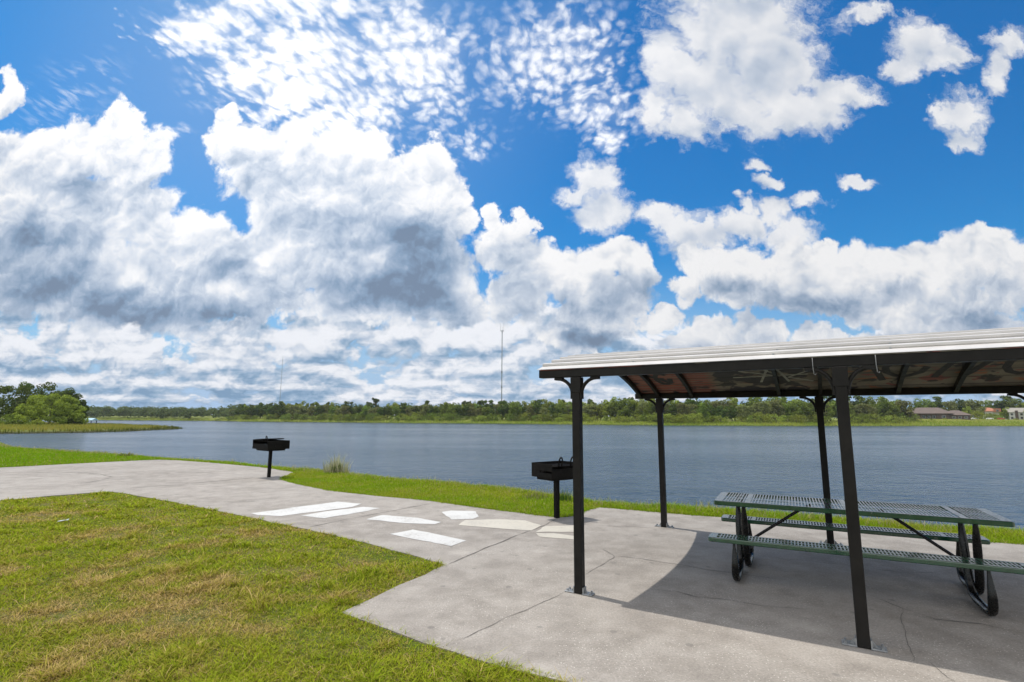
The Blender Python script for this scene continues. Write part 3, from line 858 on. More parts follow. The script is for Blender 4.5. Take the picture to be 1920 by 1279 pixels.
# ------------------------------------------------------------------ picnic table
TYAW = -.4826
tb = thing('picnic_table', 'green slotted metal picnic table with two benches standing under the shelter', 'picnic table', (2.14, 5.70, 0), TYAW)
TL, TW = 2.41, .77
def slotted(name, x0, x1, y0, y1, z, h, rails, bands):
    """a plastic-coated steel deck: rounded rim, solid bands and rows of open slots"""
    mb = MB()
    t = .006
    r = .035
    # rim, with rounded corners
    loop = []
    for cx, cy, a0 in ((x1 - r, y1 - r, 0), (x0 + r, y1 - r, 90), (x0 + r, y0 + r, 180), (x1 - r, y0 + r, 270)):
        for k in range(6):
            a = math.radians(a0 + k * 18); loop.append((cx + r * math.cos(a), cy + r * math.sin(a)))
    n = len(loop)
    cxm, cym = (x0 + x1) / 2, (y0 + y1) / 2
    def ring(off, zz): return [(x - off * np.sign(x - cxm) , y - off * np.sign(y - cym), zz) for x, y in loop]
    rings = [ring(.004, z - h), ring(0, z - h + .006), ring(0, z - .008), ring(.003, z - .002), ring(.009, z), ring(.034, z), ring(.034, z - t), ring(.012, z - .012), ring(.012, z - h)]
    vs = [p for rg in rings for p in rg]
    fs = [(i * n + k, i * n + (k + 1) % n, (i + 1) * n + (k + 1) % n, (i + 1) * n + k) for i in range(len(rings) - 1) for k in range(n)]
    i = len(rings) - 1
    fs += [(i * n + k, i * n + (k + 1) % n, (k + 1) % n, k) for k in range(n)]
    mb.add(vs, fs)
    e = .033
    for (ra, rb) in rails: mb.box(x0 + e, x1 - e, ra, rb, z - t, z - .0003)
    ys = [y0 + e] + [v for ra, rb in rails for v in (ra, rb)] + [y1 - e]
    x = x0 + e
    pit, bar = .0285, .0125
    xs_ = list(np.arange(x0 + e + pit - bar, x1 - e, pit))
    for j in range(0, len(ys), 2):
        for (ba, bb) in bands: mb.box(ba, bb, ys[j], ys[j + 1], z - t, z - .0004)
        for q in xs_:
            if any(ba - bar < q < bb for ba, bb in bands): continue
            mb.box(q, min(q + bar, x1 - e), ys[j], ys[j + 1], z - t, z - .0006)
    return mb.build(name, M_GREEN, tb)
bnd = [(.033, .085), (.30, .355), (TL - .355, TL - .30), (TL - .085, TL - .033)]
slotted('tabletop', 0, TL, 0, TW, .76, .045, [(.255, .275), (TW - .275, TW - .255)], bnd + [(1.18, 1.23)])
for y0 in (-.335, TW + .075):
    slotted('bench_seat', -.03, TL + .03, y0, y0 + .26, .45, .042, [(y0 + .12, y0 + .14)], [(.003, .05), (.30, .345), (TL - .345, TL - .30), (TL - .05, TL - .003)])
def spl(pts, k=6):
    """smooth curve through points"""
    P = [Vector(p) for p in pts]; P = [2 * P[0] - P[1]] + P + [2 * P[-1] - P[-2]]
    out = []
    for i in range(1, len(P) - 2):
        for j in range(k):
            t = j / k
            out.append(.5 * ((2 * P[i]) + (P[i + 1] - P[i - 1]) * t + (2 * P[i - 1] - 5 * P[i] + 4 * P[i + 1] - P[i + 2]) * t * t + (-P[i - 1] + 3 * P[i] - 3 * P[i + 1] + P[i + 2]) * t ** 3))
    out.append(P[-2]); return out
for x in (.235, TL - .235):
    for s, dx in ((1, -.034), (-1, .034)):
        f = (lambda y: y) if s == 1 else (lambda y: TW - y)
        path = spl([(x + dx, f(-.205), .408), (x + dx, f(-.215), .30), (x + dx, f(-.225), .17), (x + dx, f(-.195), .075), (x + dx, f(-.11), .034), (x + dx, f(.05), .034), (x + dx, f(.22), .034),
                    (x + dx, f(.33), .06), (x + dx, f(.395), .15), (x + dx, f(.425), .32), (x + dx, f(.45), .50), (x + dx, f(.47), .66), (x + dx, f(.475), .752)])
        n = len(path)
        rad = [.029 * min(1, .35 + .65 * sstep(np.float64(min(i, n - 1 - i) / 14))) for i in range(n)]
        MB().tube(path, rad, 12, flat=((1, 0, 0), 1.2)).build('leg', M_LEG, tb)
    sgn = 1 if x < 1 else -1
    MB().tube([(x + sgn * .03, TW / 2, .30), (x + sgn * .10, TW / 2, .335), (x + sgn * .55, TW / 2, .66), (x + sgn * .68, TW / 2, .735)], .015, 8).build('brace', M_LEG, tb)
    MB().box(x - .025, x + .025, .06, TW - .06, .748 - .03, .7535).build('crossbar', M_LEG, tb)

# ------------------------------------------------------------------ pedestal grills
def grill(label, loc, rz, hpost, W, D, lid):
    t = thing('pedestal_grill', label, 'grill', loc, rz, 'black park grills on posts')
    MB().box(-.037, .037, -.037, .037, -.02, hpost, bev=.006).build('post', M_CAST, t)
    z0 = hpost
    fb = MB()
    # lower ash tray and upper firebox of plate steel, open above and at the front
    fb.box(-W * .40, W * .40, -D * .38, D * .38, z0, z0 + .012)
    fb.box(-W * .40, W * .40, -D * .38, -D * .38 + .008, z0 + .012, z0 + .075); fb.box(-W * .40, W * .40, D * .38 - .008, D * .38, z0 + .012, z0 + .075)
    fb.box(-W * .40, -W * .40 + .008, -D * .38 + .008, D * .38 - .008, z0 + .012, z0 + .075); fb.box(W * .40 - .008, W * .40, -D * .38 + .008, D * .38 - .008, z0 + .012, z0 + .075)
    fb.box(-W / 2, W / 2, D / 2 - .008, D / 2, z0 + .045, z0 + .27)                     # back
    fb.box(W / 2 - .008, W / 2, -D / 2, D / 2 - .008, z0 + .045, z0 + .27)              # sides
    fb.box(-W / 2, -W / 2 + .008, -D / 2, D / 2 - .008, z0 + .045, z0 + .12); fb.box(-W / 2, -W / 2 + .008, -D / 2, D / 2 - .008, z0 + .155, z0 + .27)
    fb.box(-W / 2, -W / 2 + .008, D * .1, D / 2 - .008, z0 + .12, z0 + .155)
    fb.box(-W * .5 + .008, W * .5 - .008, -D / 2, -D / 2 + .008, z0 + .045, z0 + .185)   # front lip
    fb.box(-W / 2 + .008, -W * .40, -D / 2 + .008, D / 2 - .008, z0 + .066, z0 + .074); fb.box(W * .40, W / 2 - .008, -D / 2 + .008, D / 2 - .008, z0 + .066, z0 + .074)
    fb.box(-W * .5 + .008, W * .5 - .008, -D / 2 + .008, -D * .38, z0 + .066, z0 + .074); fb.box(-W * .5 + .008, W * .5 - .008, D * .38, D / 2 - .008, z0 + .066, z0 + .074)
    fb.build('firebox', M_CAST, t)
    gr = MB()
    zg = z0 + (.255 if lid else .225)
    for i in range(17):
        y = -D / 2 + .03 + (D - .06) * i / 16
        gr.tube([(-W / 2 + .012, y, zg), (W / 2 - .012, y, zg)], .005, 6)
    for x in (-W / 2 + .03, 0, W / 2 - .03): gr.tube([(x, -D / 2 + .015, zg - .010), (x, D / 2 - .015, zg - .010)], .006, 6)
    go = gr.build('cooking_grate', M_CAST, t)
    for x in ((W * .40,) if lid else (-W * .2, W * .2)):
        MB().tube(spl([(x - .030, -D / 2 + .02, zg), (x - .034, -D / 2 + .0, zg + .10), (x, -D / 2 - .005, zg + .145), (x + .034, -D / 2, zg + .10), (x + .030, -D / 2 + .02, zg)], 4), .012, 6).build('handle', M_CAST, go)
    for s in (-1, 1):
        MB().tube([(s * (W / 2 - .02), -D * .15, z0 + .14), (s * (W / 2 + .075), -D * .15, z0 + .14)], .010, 6).build('support_rod', M_CAST, t)
    if lid:
        p = MB().box(-W * .52, W * .12, -D * .5, D * .5, -.012, .010)
        for k in range(9): p.box(-W * .5, W * .10, -D * .48 + k * D * .12, -D * .48 + k * D * .12 + .012, .010, .016)
        p.tube([(-W * .52, 0, .005), (-W * .62, 0, .002)], .012, 6)
        p.xf(Matrix.Translation((0, 0, z0 + .305)) @ Matrix.Rotation(-.07, 4, 'Y'))
        p.build('hinged_shelf', M_CAST, t)
    return t
g1 = ground_at(504, 895); g2 = ground_at(1044, 971)
grill('black pedestal grill with a raised flat top, farther left on the path', (g1.x, g1.y, 0), math.radians(-38), .72, .82, .62, True)
grill('black pedestal grill with two ring handles just left of the near shelter post', (g2.x, g2.y, 0), math.radians(38), .62, .66, .50, False)

# ------------------------------------------------------------------ grass
def tri_region(poly):
    return lambda X, Y: poly_sd(poly, X, Y) < 0

def blades(name, P, H, W, lean, tints, seg=2, parent=None, kind='stuff'):
    """P (n,3) roots; H heights; W widths; lean sideways reach; one mesh of tapering blades"""
    n = len(P)
    th = rng.random(n) * 2 * PI
    dx, dy = np.cos(th), np.sin(th)
    ph = th + PI / 2 + rng.normal(0, .5, n)
    sx, sy = np.cos(ph), np.sin(ph)
    cols = []; V = []
    if seg == 2:
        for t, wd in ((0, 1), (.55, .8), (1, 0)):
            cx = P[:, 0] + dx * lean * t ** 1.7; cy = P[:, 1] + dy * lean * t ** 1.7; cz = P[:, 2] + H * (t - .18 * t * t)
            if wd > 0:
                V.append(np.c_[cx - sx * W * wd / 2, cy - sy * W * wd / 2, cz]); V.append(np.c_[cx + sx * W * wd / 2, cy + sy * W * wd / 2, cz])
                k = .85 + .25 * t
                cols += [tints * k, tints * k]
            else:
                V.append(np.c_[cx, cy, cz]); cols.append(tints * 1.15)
        V = np.stack(V, 1).reshape(-1, 3); C = np.stack(cols, 1).reshape(-1, 3)
        b = np.arange(n)[:, None] * 5
        F = np.concatenate([b + [0, 1, 3], b + [0, 3, 2], b + [2, 3, 4]], 1).reshape(-1, 3)
    else:
        cx = P[:, 0] + dx * lean; cy = P[:, 1] + dy * lean
        V = np.stack([np.c_[P[:, 0] - sx * W / 2, P[:, 1] - sy * W / 2, P[:, 2]], np.c_[P[:, 0] + sx * W / 2, P[:, 1] + sy * W / 2, P[:, 2]], np.c_[cx, cy, P[:, 2] + H]], 1).reshape(-1, 3)
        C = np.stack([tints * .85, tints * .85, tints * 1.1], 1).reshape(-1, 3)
        F = (np.arange(n)[:, None] * 3 + [0, 1, 2])
    o = np_mesh(name, V, F, M_BLADE, parent, C, 3)
    return tag(o, kind=kind)

def scatter(box, dens, test, nmax):
    x0, x1, y0, y1 = box
    n = int((x1 - x0) * (y1 - y0) * nmax)
    X = rng.uniform(x0, x1, n); Y = rng.uniform(y0, y1, n)
    k = rng.random(n) * nmax < dens(X, Y)
    X, Y = X[k], Y[k]
    k = test(X, Y)
    return X[k], Y[k]

def lerp3(a, b, t): return np.asarray(a)[None, :] * (1 - t[:, None]) + np.asarray(b)[None, :] * t[:, None]

LAWN = [(.60, 3.30), (.389, 3.484), (.147, 3.597), (-.205, 3.787), (-.605, 4.036), (-.982, 4.323), (-1.414, 4.633), (-.727, 6.076), (-1.768, 6.998), (-2.931, 7.883), (-4.787, 9.176), (-6.39, 10.27), (-8.3, 11.5), (-8.723, 11.659),
        (-9.432, 11.077), (-9.892, 10.421), (-12.5, 7.0), (-7, 2.2), (1.6, 2.2), (1.3, 2.85)]
def lawn_tint(X, Y):
    a = vnoise(X * 1.05 + 3, Y * 1.05, 21, 4, .6); b = vnoise(X * 3.4, Y * 3.4 + 9, 22, 3, .6); c = vnoise(X * 9, Y * 9, 23, 2)
    # the middle of the lawn is drier than its edges
    edge = np.clip(-poly_sd(LAWN, X, Y) / 1.2, 0, 1)
    dry = sstep((a * .62 + b * .38 - .440 + .11 * (edge - .55) - .05 * np.clip((Y - 6) / 5, 0, 1)) / .36)
    g = lerp3((.225, .325, .018), (.37, .41, .028), np.clip(c, 0, 1))
    g = g * (1 + .25 * (b[:, None] - .5))
    olive = np.array([.37, .32, .058])
    straw = np.array([.56, .40, .185])
    t = np.clip(dry + rng.normal(0, .30, len(X)), 0, 1)
    col = np.where(t[:, None] < .5, g * (1 - 2 * t[:, None]) + olive * 2 * t[:, None], olive * (2 - 2 * t[:, None]) + straw * (2 * t[:, None] - 1))
    s = rng.random(len(X)) < .05
    col[s] = straw
    d = rng.random(len(X)) < .22
    col[d] = col[d] * .38  # some blades darkened to stand in for self-shadow in the turf
    return col * rng.uniform(.75, 1.25, (len(X), 1))

def on_lawn(X, Y): return (poly_sd(LAWN, X, Y) < .02) & (poly_sd(CONC, X, Y) > -.05 * vnoise(X * 3, Y * 3, 77, 2)) & (X > -1.35 * Y - 1.2)
X, Y = scatter((-12, 1.6, 2.4, 11.8), lambda x, y: 21000 * np.minimum(1, (3.3 / y)) ** 1.75, on_lawn, 21000)
ht = vnoise(X * 2.2, Y * 2.2, 31, 3)
n = len(X)
Hh = rng.uniform(.012, .036, n) * (.45 + 1.25 * ht); k = rng.random(n) < .04; Hh[k] *= 1.9; tuft = sstep((vnoise(X * 4.5, Y * 4.5, 36, 2) - .66) / .1); Hh *= 1 + 1.1 * tuft
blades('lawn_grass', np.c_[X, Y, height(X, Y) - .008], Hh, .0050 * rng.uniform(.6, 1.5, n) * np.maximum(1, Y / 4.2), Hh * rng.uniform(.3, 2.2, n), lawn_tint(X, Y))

def green_tint(X, Y, dryness=.15):
    a = vnoise(X * 1.3, Y * 1.3, 41, 4, .6)
    t = np.clip((a - .5 + dryness) * 1.6 + rng.normal(0, .15, len(X)), 0, 1)
    c = lerp3((.205, .315, .016), (.34, .35, .036), t)
    s = rng.random(len(X)) < .07 + .1 * t
    c[s] = (.42, .34, .17)
    return c * rng.uniform(.7, 1.25, (len(X), 1))

def shore_d(X, Y): return (Y - np.interp(X, SX, SY)) * .78
def on_bank(X, Y): return (poly_sd(CONC, X, Y) > -.09 * vnoise(X * 3, Y * 3, 78, 2)) & (shore_d(X, Y) < .55) & (Y > 5.0) & (poly_sd(LAWN, X, Y) > .3)
X, Y = scatter((-8.2, 10.5, 6.0, 17.5), lambda x, y: 5200 * np.minimum(1, 9 / y), on_bank, 5200)
n = len(X); e = np.clip(1 + shore_d(X, Y), 0, 1.5) 
Hh = rng.uniform(.03, .075, n) * (.7 + .8 * vnoise(X * 2, Y * 2, 33, 3)) * (1 + .5 * e * (rng.random(n) < .35))
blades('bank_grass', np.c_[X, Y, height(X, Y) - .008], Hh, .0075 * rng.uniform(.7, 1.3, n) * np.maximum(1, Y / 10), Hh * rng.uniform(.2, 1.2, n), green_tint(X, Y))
def on_left(X, Y): return (poly_sd(CONC, X, Y) > -.01) & (shore_d(X, Y) < .8) & (X > -1.35 * Y) & (X < -6)
X, Y = scatter((-42, -7.5, 14, 40), lambda x, y: 0 * x + 520, on_left, 520)
n = len(X); Hh = rng.uniform(.04, .10, n)
lt = green_tint(X, Y, .02); lt = np.where((rng.random(n) < .6)[:, None], lt * np.array([.85, 1.05, .8]), lt)
blades('bank_grass', np.c_[X, Y, height(X, Y) - .01], Hh, .020 * rng.uniform(.7, 1.3, n), Hh * rng.uniform(.2, 1.0, n), lt)
# taller weeds and seed stalks along the lip of the bank
def on_lip(X, Y): d = shore_d(X, Y); return (d > -.22) & (d < .9) & (poly_sd(CONC, X, Y) > .05)
X, Y = scatter((-32, 10.5, 5.5, 32), lambda x, y: 230 * vnoise(x * 1.6, y * 1.6, 51, 3) ** 2.2 * 3 * np.where(x < -7, .35, 1), on_lip, 700)
n = len(X); Hh = rng.uniform(.07, .24, n) * (.5 + vnoise(X, Y, 52, 2))
tn = lerp3((.20, .27, .05), (.46, .39, .24), rng.random(n) ** .8)
blades('bank_weeds', np.c_[X, Y, height(X, Y) - .01], Hh, .010 * rng.uniform(.6, 1.3, n) * np.maximum(1, Y / 12), Hh * rng.uniform(.1, .6, n), tn)

def clump(name, label, cat, at, nb, hr, wr, spread, leanr, ca, cb, group=None):
    r = rng.random(nb) ** .6 * spread; a = rng.random(nb) * 2 * PI
    Hh = rng.uniform(*hr, nb) * (1 - .45 * r / spread)
    P = np.c_[r * np.cos(a), r * np.sin(a), np.full(nb, -.02)]
    o = blades(name, P, Hh, rng.uniform(*wr, nb), Hh * rng.uniform(*leanr, nb), lerp3(ca, cb, rng.random(nb)) * rng.uniform(.7, 1.2, (nb, 1)), kind=None)
    o.location = (at.x, at.y, float(height([at.x], [at.y])[0]))
    return tag(o, label, cat, group)
c1 = ground_at(630, 887)
clump('weed_clump', 'pale dry clump of tall weeds on the bank right of the farther grill', 'weeds', c1, 430, (.16, .98), (.007, .018), .38, (.1, .5), (.34, .33, .20), (.52, .48, .40))
clump('weed_clump', 'leafy green heart in the dry weeds on the bank', 'weeds', c1 + Vector((.02, -.06, 0)), 260, (.2, .55), (.016, .034), .17, (.2, .6), (.06, .12, .02), (.15, .20, .05))
clump('reed_clump', 'upright green reeds at the water edge behind the nearer grill', 'reeds', ground_at(1060, 941), 70, (.28, .50), (.010, .018), .13, (.02, .22), (.045, .105, .02), (.10, .16, .04))
clump('weed_clump', 'small low weed on the lip of the far left bank', 'weeds', ground_at(238, 855), 90, (.12, .32), (.02, .04), .28, (.2, .6), (.10, .14, .03), (.24, .24, .09))
clump('weed_clump', 'tuft of dry seed grass left of the nearer grill', 'weeds', ground_at(1005, 934), 150, (.10, .26), (.008, .016), .28, (.1, .5), (.15, .18, .05), (.36, .30, .18))
# a scrap of litter on the lawn
lp = ground_at(118, 979)
mb = MB(); vs = []
for j in range(6):
    for i in range(9):
        x, y = (i - 4) * .016, (j - 2.5) * .014
        vs.append((x, y, .035 + .028 * mnoise.noise(Vector((x * 26, y * 26, 1))) + .012 * i / 4))
mb.add(vs, [(j * 9 + i, j * 9 + i + 1, j * 9 + i + 10, j * 9 + i + 9) for j in range(5) for i in range(8)])
sc = mb.build('paper_scrap', M_PAPER, loc=(lp.x, lp.y, -.02)); sc.rotation_euler = (0, 0, .5)
sd = sc.modifiers.new('Solid', 'SOLIDIFY'); sd.thickness = .002
tag(sc, 'crumpled white scrap of paper lying on the front lawn', 'litter')

# ------------------------------------------------------------------ trees
def crown(lobes, per, size, seed, flat=.9):
    """leaf clusters scattered through a set of lobes (x, y, z, rx, rz)"""
    r = np.random.default_rng(seed)
    Ps = []; Ns = []
    for (cx, cy, cz, rx, rz) in lobes:
        m = int(per * (rx * rx) / (np.mean([l[3] for l in lobes]) ** 2)) + 6
        d = r.normal(size=(m, 3)); d /= np.linalg.norm(d, axis=1)[:, None]
        rad = r.uniform(.45, 1.08, m) ** .6
        Ps.append(np.c_[cx + d[:, 0] * rx * rad, cy + d[:, 1] * rx * rad, cz + d[:, 2] * rz * rad]); Ns.append(d)
    P = np.concatenate(Ps); Nn = np.concatenate(Ns)
    m = len(P)
    Nn = Nn + r.normal(size=(m, 3)) * flat * .7 + np.array([0, 0, .25]); Nn /= np.linalg.norm(Nn, axis=1)[:, None]
    A = np.cross(Nn, r.normal(size=(m, 3))); A /= np.linalg.norm(A, axis=1)[:, None]
    B = np.cross(Nn, A)
    s = size * r.uniform(.5, 1.3, (m, 1)); q = size * r.uniform(.35, .9, (m, 1))
    k = r.uniform(-.3, .3, (m, 1))
    V = np.stack([P - A * s, P - B * q + A * s * k, P + A * s, P + B * q - A * s * k], 1).reshape(-1, 3)
    F = np.arange(m * 4).reshape(-1, 4)
    return V, F

def trunk_mesh(h, r, limbs, lean=0.0, seed=0):
    rr = random.Random(seed)
    mb = MB()
    pts = [(lean * (i / 6) ** 2 * h * .3 + rr.uniform(-.02, .02) * h * (i > 0), rr.uniform(-.02, .02) * h * (i > 0), h * i / 6 - .4 * (i == 0)) for i in range(7)]
    mb.tube(pts, [r * (1 - .11 * i) for i in range(7)], 8)
    for (ex, ey, ez) in limbs:
        z0 = h * rr.uniform(.45, .9)
        i = int(z0 / h * 6); p0 = Vector(pts[i])
        e = Vector((ex, ey, ez)); mid = p0.lerp(e, .5) + Vector((0, 0, .06 * h))
        mb.tube([p0, mid, e], [r * .45, r * .3, r * .1], 6)
    return mb

def make_tree(name, kind, h, mat_, seed, label, cat, group=None, wide=1.0, dens=1.0, loc=(0, 0, -500), size=None):
    r = random.Random(seed)
    lobes = []
    if kind == 'round':
        R = h * .44 * wide
        for i in range(26):
            a = r.uniform(0, 2 * PI); q = math.sqrt(r.random()) * R * .72; zz = r.uniform(.20, .86)
            prof_ = math.sin(PI * min(1, max(.05, (zz - .02) / .98))) ** .55
            rx = h * r.uniform(.10, .17) * (1.15 - .4 * zz)
            lobes.append((q * math.cos(a) * prof_, q * math.sin(a) * prof_, zz * h, rx * wide ** .5, rx * .82))
        th = .55 * h
    elif kind == 'pine':
        for i in range(13):
            zz = r.uniform(.58, .97); q = r.uniform(0, .17) * h * wide * (1.25 - zz); a = r.uniform(0, 2 * PI)
            rx = h * r.uniform(.055, .10)
            lobes.append((q * math.cos(a) * 2, q * math.sin(a) * 2, zz * h, rx, rx * .6))
        th = .93 * h
    elif kind == 'bush':
        for i in range(16):
            a = r.uniform(0, 2 * PI); q = math.sqrt(r.random()) * h * .62 * wide; zz = r.uniform(.12, .80) * (1 - .35 * q / (h * .62 * wide))
            rx = h * r.uniform(.16, .27)
            lobes.append((q * math.cos(a), q * math.sin(a), zz * h, rx, rx * .75))
        th = .45 * h
    elif kind == 'tall':
        for i in range(24):
            zz = r.uniform(.14, .93); R = h * .27 * wide * (1.05 - .45 * abs(zz - .5) * 2); a = r.uniform(0, 2 * PI); q = math.sqrt(r.random()) * R
            rx = h * r.uniform(.075, .13)
            lobes.append((q * math.cos(a), q * math.sin(a), zz * h, rx, rx * .9))
        th = .7 * h
    elif kind == 'dome':                                     # one great rounded crown down to the ground, layered like a hill
        for i in range(130):
            a = r.uniform(0, 2 * PI); zz = r.uniform(.04, .93) ** .9; q = math.sqrt(max(0, 1 - zz ** 2.2)) * h * .84 * wide * math.sqrt(r.uniform(.55, 1))
            rx = h * r.uniform(.075, .135)
            lobes.append((q * math.cos(a), q * math.sin(a), zz * h * .94, rx, rx * .72))
        th = .5 * h
    t = thing(name, label, cat, loc, 0, group)
    big = sorted(lobes, key=lambda l: -l[3])[:7]
    tr = trunk_mesh(th, h * .022 + .05, [(l[0] * .8, l[1] * .8, l[2]) for l in big if l[2] > th * .5], r.uniform(-.3, .3), seed)
    tr.build('trunk', M_BARK, t)
    V, Fc = crown(lobes, 46 * dens, size or h * .040, seed)
    np_mesh('crown', V, Fc, mat_, t)
    return t

def far_pos(px, e):
    b_ = bearing(px); d = float(np.interp(b_, FARB, FARD)) + e
    x, y = b_ * d, d
    return x, y, float(height([x], [y])[0])

# trees on the point at the left, beyond the cove
def point_tree(px, d):
    b_ = bearing(px); x, y = b_ * d, d
    return (x, y, float(height([x], [y])[0]) - .1)
make_tree('shade_tree', 'dome', 10.4, L_DOME, 3, 'great rounded light green tree standing on the grassy point at the left', 'tree', loc=point_tree(93, 165), wide=1.04, dens=1.9, size=.30)
for px, d, h, k, sd_, wd, lab in ((74, 182, 15.6, 'round', 5, 1.1, 'tall dark tree rising straight behind the rounded light green tree'), (118, 184, 13.6, 'round', 6, .95, 'dark tree just right of the rounded light green tree top'),
                              (26, 180, 14.6, 'round', 8, 1.0, 'dark tree left of the rounded light green tree'), (140, 178, 9.4, 'tall', 9, 1.3, 'small dark tree at the right end of the left grove'), (-18, 184, 15.0, 'round', 10, 1.1, 'dark tree cut by the left edge of the view'),
                              (52, 196, 15.2, 'tall', 14, 1.4, 'dark tree standing between two taller ones in the left grove')):
    make_tree('shade_tree', k, h, L_DARK, sd_, lab, 'tree', loc=point_tree(px, d), wide=wd, dens=2.6, size=.40)
make_tree('shrub', 'bush', 4.2, L_MID, 15, 'low green shrub left of the rounded light green tree', 'shrub', loc=point_tree(18, 158), wide=1.3, size=.26)
make_tree('shrub', 'bush', 2.4, L_PALE, 16, 'small pale shrub in front of the rounded light green tree', 'shrub', loc=point_tree(71, 150), wide=1.1, size=.2)
make_tree('shrub', 'bush', 3.2, L_DARK, 17, 'small dark shrub beside the blue roofed lake shelter', 'shrub', loc=point_tree(143, 172), wide=1.2, size=.22)

# the wooded far shore: a few kinds, each tree copied and placed by itself
KINDS = [('shore_tree', 'round', 15, L_MID, 31, 'broad mid green tree in the wood across the lake', 'mid green trees across the lake', 1.05),
         ('shore_tree', 'round', 14, L_GREY, 32, 'grey green tree in the wood across the lake', 'grey green trees across the lake', 1.0),
         ('shore_tree', 'tall', 16, L_DARK, 33, 'slender dark tree in the wood across the lake', 'slender dark trees across the lake', 1.0),
         ('shore_tree', 'tall', 14, L_PALE, 34, 'slender pale green tree in the wood across the lake', 'slender pale trees across the lake', 1.1),
         ('shore_bush', 'bush', 6.5, L_PALE, 35, 'pale bushy growth at the foot of the wood across the lake', 'pale bushes across the lake', 1.0),
         ('shore_bush', 'bush', 6.0, L_MID, 36, 'green bushy growth at the foot of the wood across the lake', 'green bushes across the lake', 1.1),
         ('pine_tree', 'pine', 18, L_PINE, 37, 'tall pine standing above the wood across the lake', 'pines above the far wood', 1.1),
         ('shore_tree', 'round', 14, L_DARK, 38, 'broad dark tree in the wood across the lake', 'broad dark trees across the lake', 1.05)]
PROTO = []
for nm, kd, h, mt, sd_, lab, grp, wd in KINDS:
    PROTO.append(make_tree(nm, kd, h, mt, sd_, lab, 'bush' if 'bush' in nm else 'tree', grp, wd, 1.0, size=h * .043))
used = [False] * len(PROTO)
def place(k, px, e, s):
    x, y, z = far_pos(px, e)
    rz = random.uniform(0, 6.28); sc_ = (s * random.uniform(.9, 1.12), s * random.uniform(.9, 1.12), s)
    if not used[k]:
        used[k] = True; o = PROTO[k]; o.location = (x, y, z - .2); o.rotation_euler = (0, 0, rz); o.scale = sc_
    else: o = dup(PROTO[k], (x, y, z - .2), rz, sc_)
    return o
def clear_of_house(px, e): return not (1698 < px < 1815 and e < 62) and not (1884 < px < 1930 and e < 70) and not (1815 <= px <= 1884 and e < 110)
px = 436.0
while px < 1960:
    near = np.interp(px, [430, 1000, 1300], [.0, .4, 1.0])
    hs = np.interp(px, [430, 470, 700, 1000, 1300, 1650, 1960], [.80, .98, .86, .92, 1.05, 1.10, 1.12])
    e = random.uniform(24, 34)
    if clear_of_house(px, e): place(random.choice([0, 1, 3, 0, 7, 1] if near > .5 else [0, 1, 7, 1, 2, 7]), px, e, hs * random.uniform(.72, 1.05))
    e = random.uniform(40, 56)
    if clear_of_house(px + 6, e): place(random.choice([2, 0, 3, 1, 7]), px + 6, e, hs * random.uniform(.88, 1.15))
    for rep in range(2):
        if random.random() < .22: continue
        e = random.uniform(16, 25)
        if clear_of_house(px - 3 + 6 * rep, e) and px < 1690: place(random.choice([4, 5, 4] if near > .4 else [5, 4, 5]), px - 3 + 6 * rep, e, random.uniform(.75, 1.35))
    px += random.uniform(12, 18) * np.interp(px, [430, 1000, 1300, 1900], [.8, .95, 1.25, 1.2])
for px, s in ((452, .84), (470, .93), (488, .96), (505, .97), (528, .98), (556, .95), (585, .93), (612, .95), (645, .92), (703, 1.12), (690, .96), (755, .93), (800, .94), (868, .97), (877, 1.0), (901, 1.04), (940, 1.0), (1003, 1.02), (1052, 1.1), (1058, 1.0), (1105, 1.0), (1170, 1.0)):
    place(6, px, random.uniform(58, 74), s * (.92 if px == 703 else .84) * random.uniform(.94, 1.04))
# individual trees around the houses
for px, e, k, s in ((1690, 24, 5, 1.3), (1704, 26, 4, 1.15), (1717, 20, 4, .62), (1735, 70, 0, 1.0), (1760, 78, 2, 1.05), (1783, 66, 1, 1.0), (1805, 74, 7, 1.15), (1826, 44, 4, 1.5), (1828, 64, 1, 1.1), (1815, 52, 3, .62), (1850, 72, 4, 1.15), (1859, 76, 5, 1.2), (1867, 70, 4, 1.0), (1874, 60, 5, .9),
                    (1884, 104, 0, 1.0), (1886, 58, 3, .62), (1868, 118, 2, 1.0), (1848, 122, 0, 1.05), (1905, 84, 0, 1.15), (1890, 96, 2, 1.2), (1932, 60, 3, .95), (1747, 26, 5, .3), (1772, 30, 4, .3), (1905, 34, 4, .32), (1870, 52, 4, .7)):
    place(k, px, e, s * (1.16 if k not in (4, 5) else 1))

def wood(name, p0, p1, e0, e1, n, h0, h1, size, mt, seed):
    """a mass of woodland too far and dense to tell its trees apart"""
    r = np.random.default_rng(seed)
    lob = []
    for i in range(n):
        px_ = r.uniform(p0, p1); e = r.uniform(e0, e1)
        if 1690 < px_ < 1960 and e < 80: e += 70
        x, y, z = far_pos(px_, e)
        h = r.uniform(h0, h1) * np.interp(px_, [150, 430, 470, 700, 1000, 1300, 1960], [.9, .78, 1.0, .88, .95, 1.0, .95])
        for j in range(3):
            rr_ = h * r.uniform(.16, .27)
            lob.append((x + r.normal() * h * .2, y + r.normal() * h * .2, z + h * r.uniform(.25, .84), rr_, rr_ * .85))
    V, Fc = crown(lob, 26, size, seed)
    return tag(np_mesh(name, V, Fc, mt), kind='stuff')
wood('distant_wood', 120, 445, 14, 95, 420, 9, 15.5, .85, L_FAR, 61)
wood('wood', 430, 2050, 72, 130, 520, 11, 16.5, .80, L_DARK, 62)

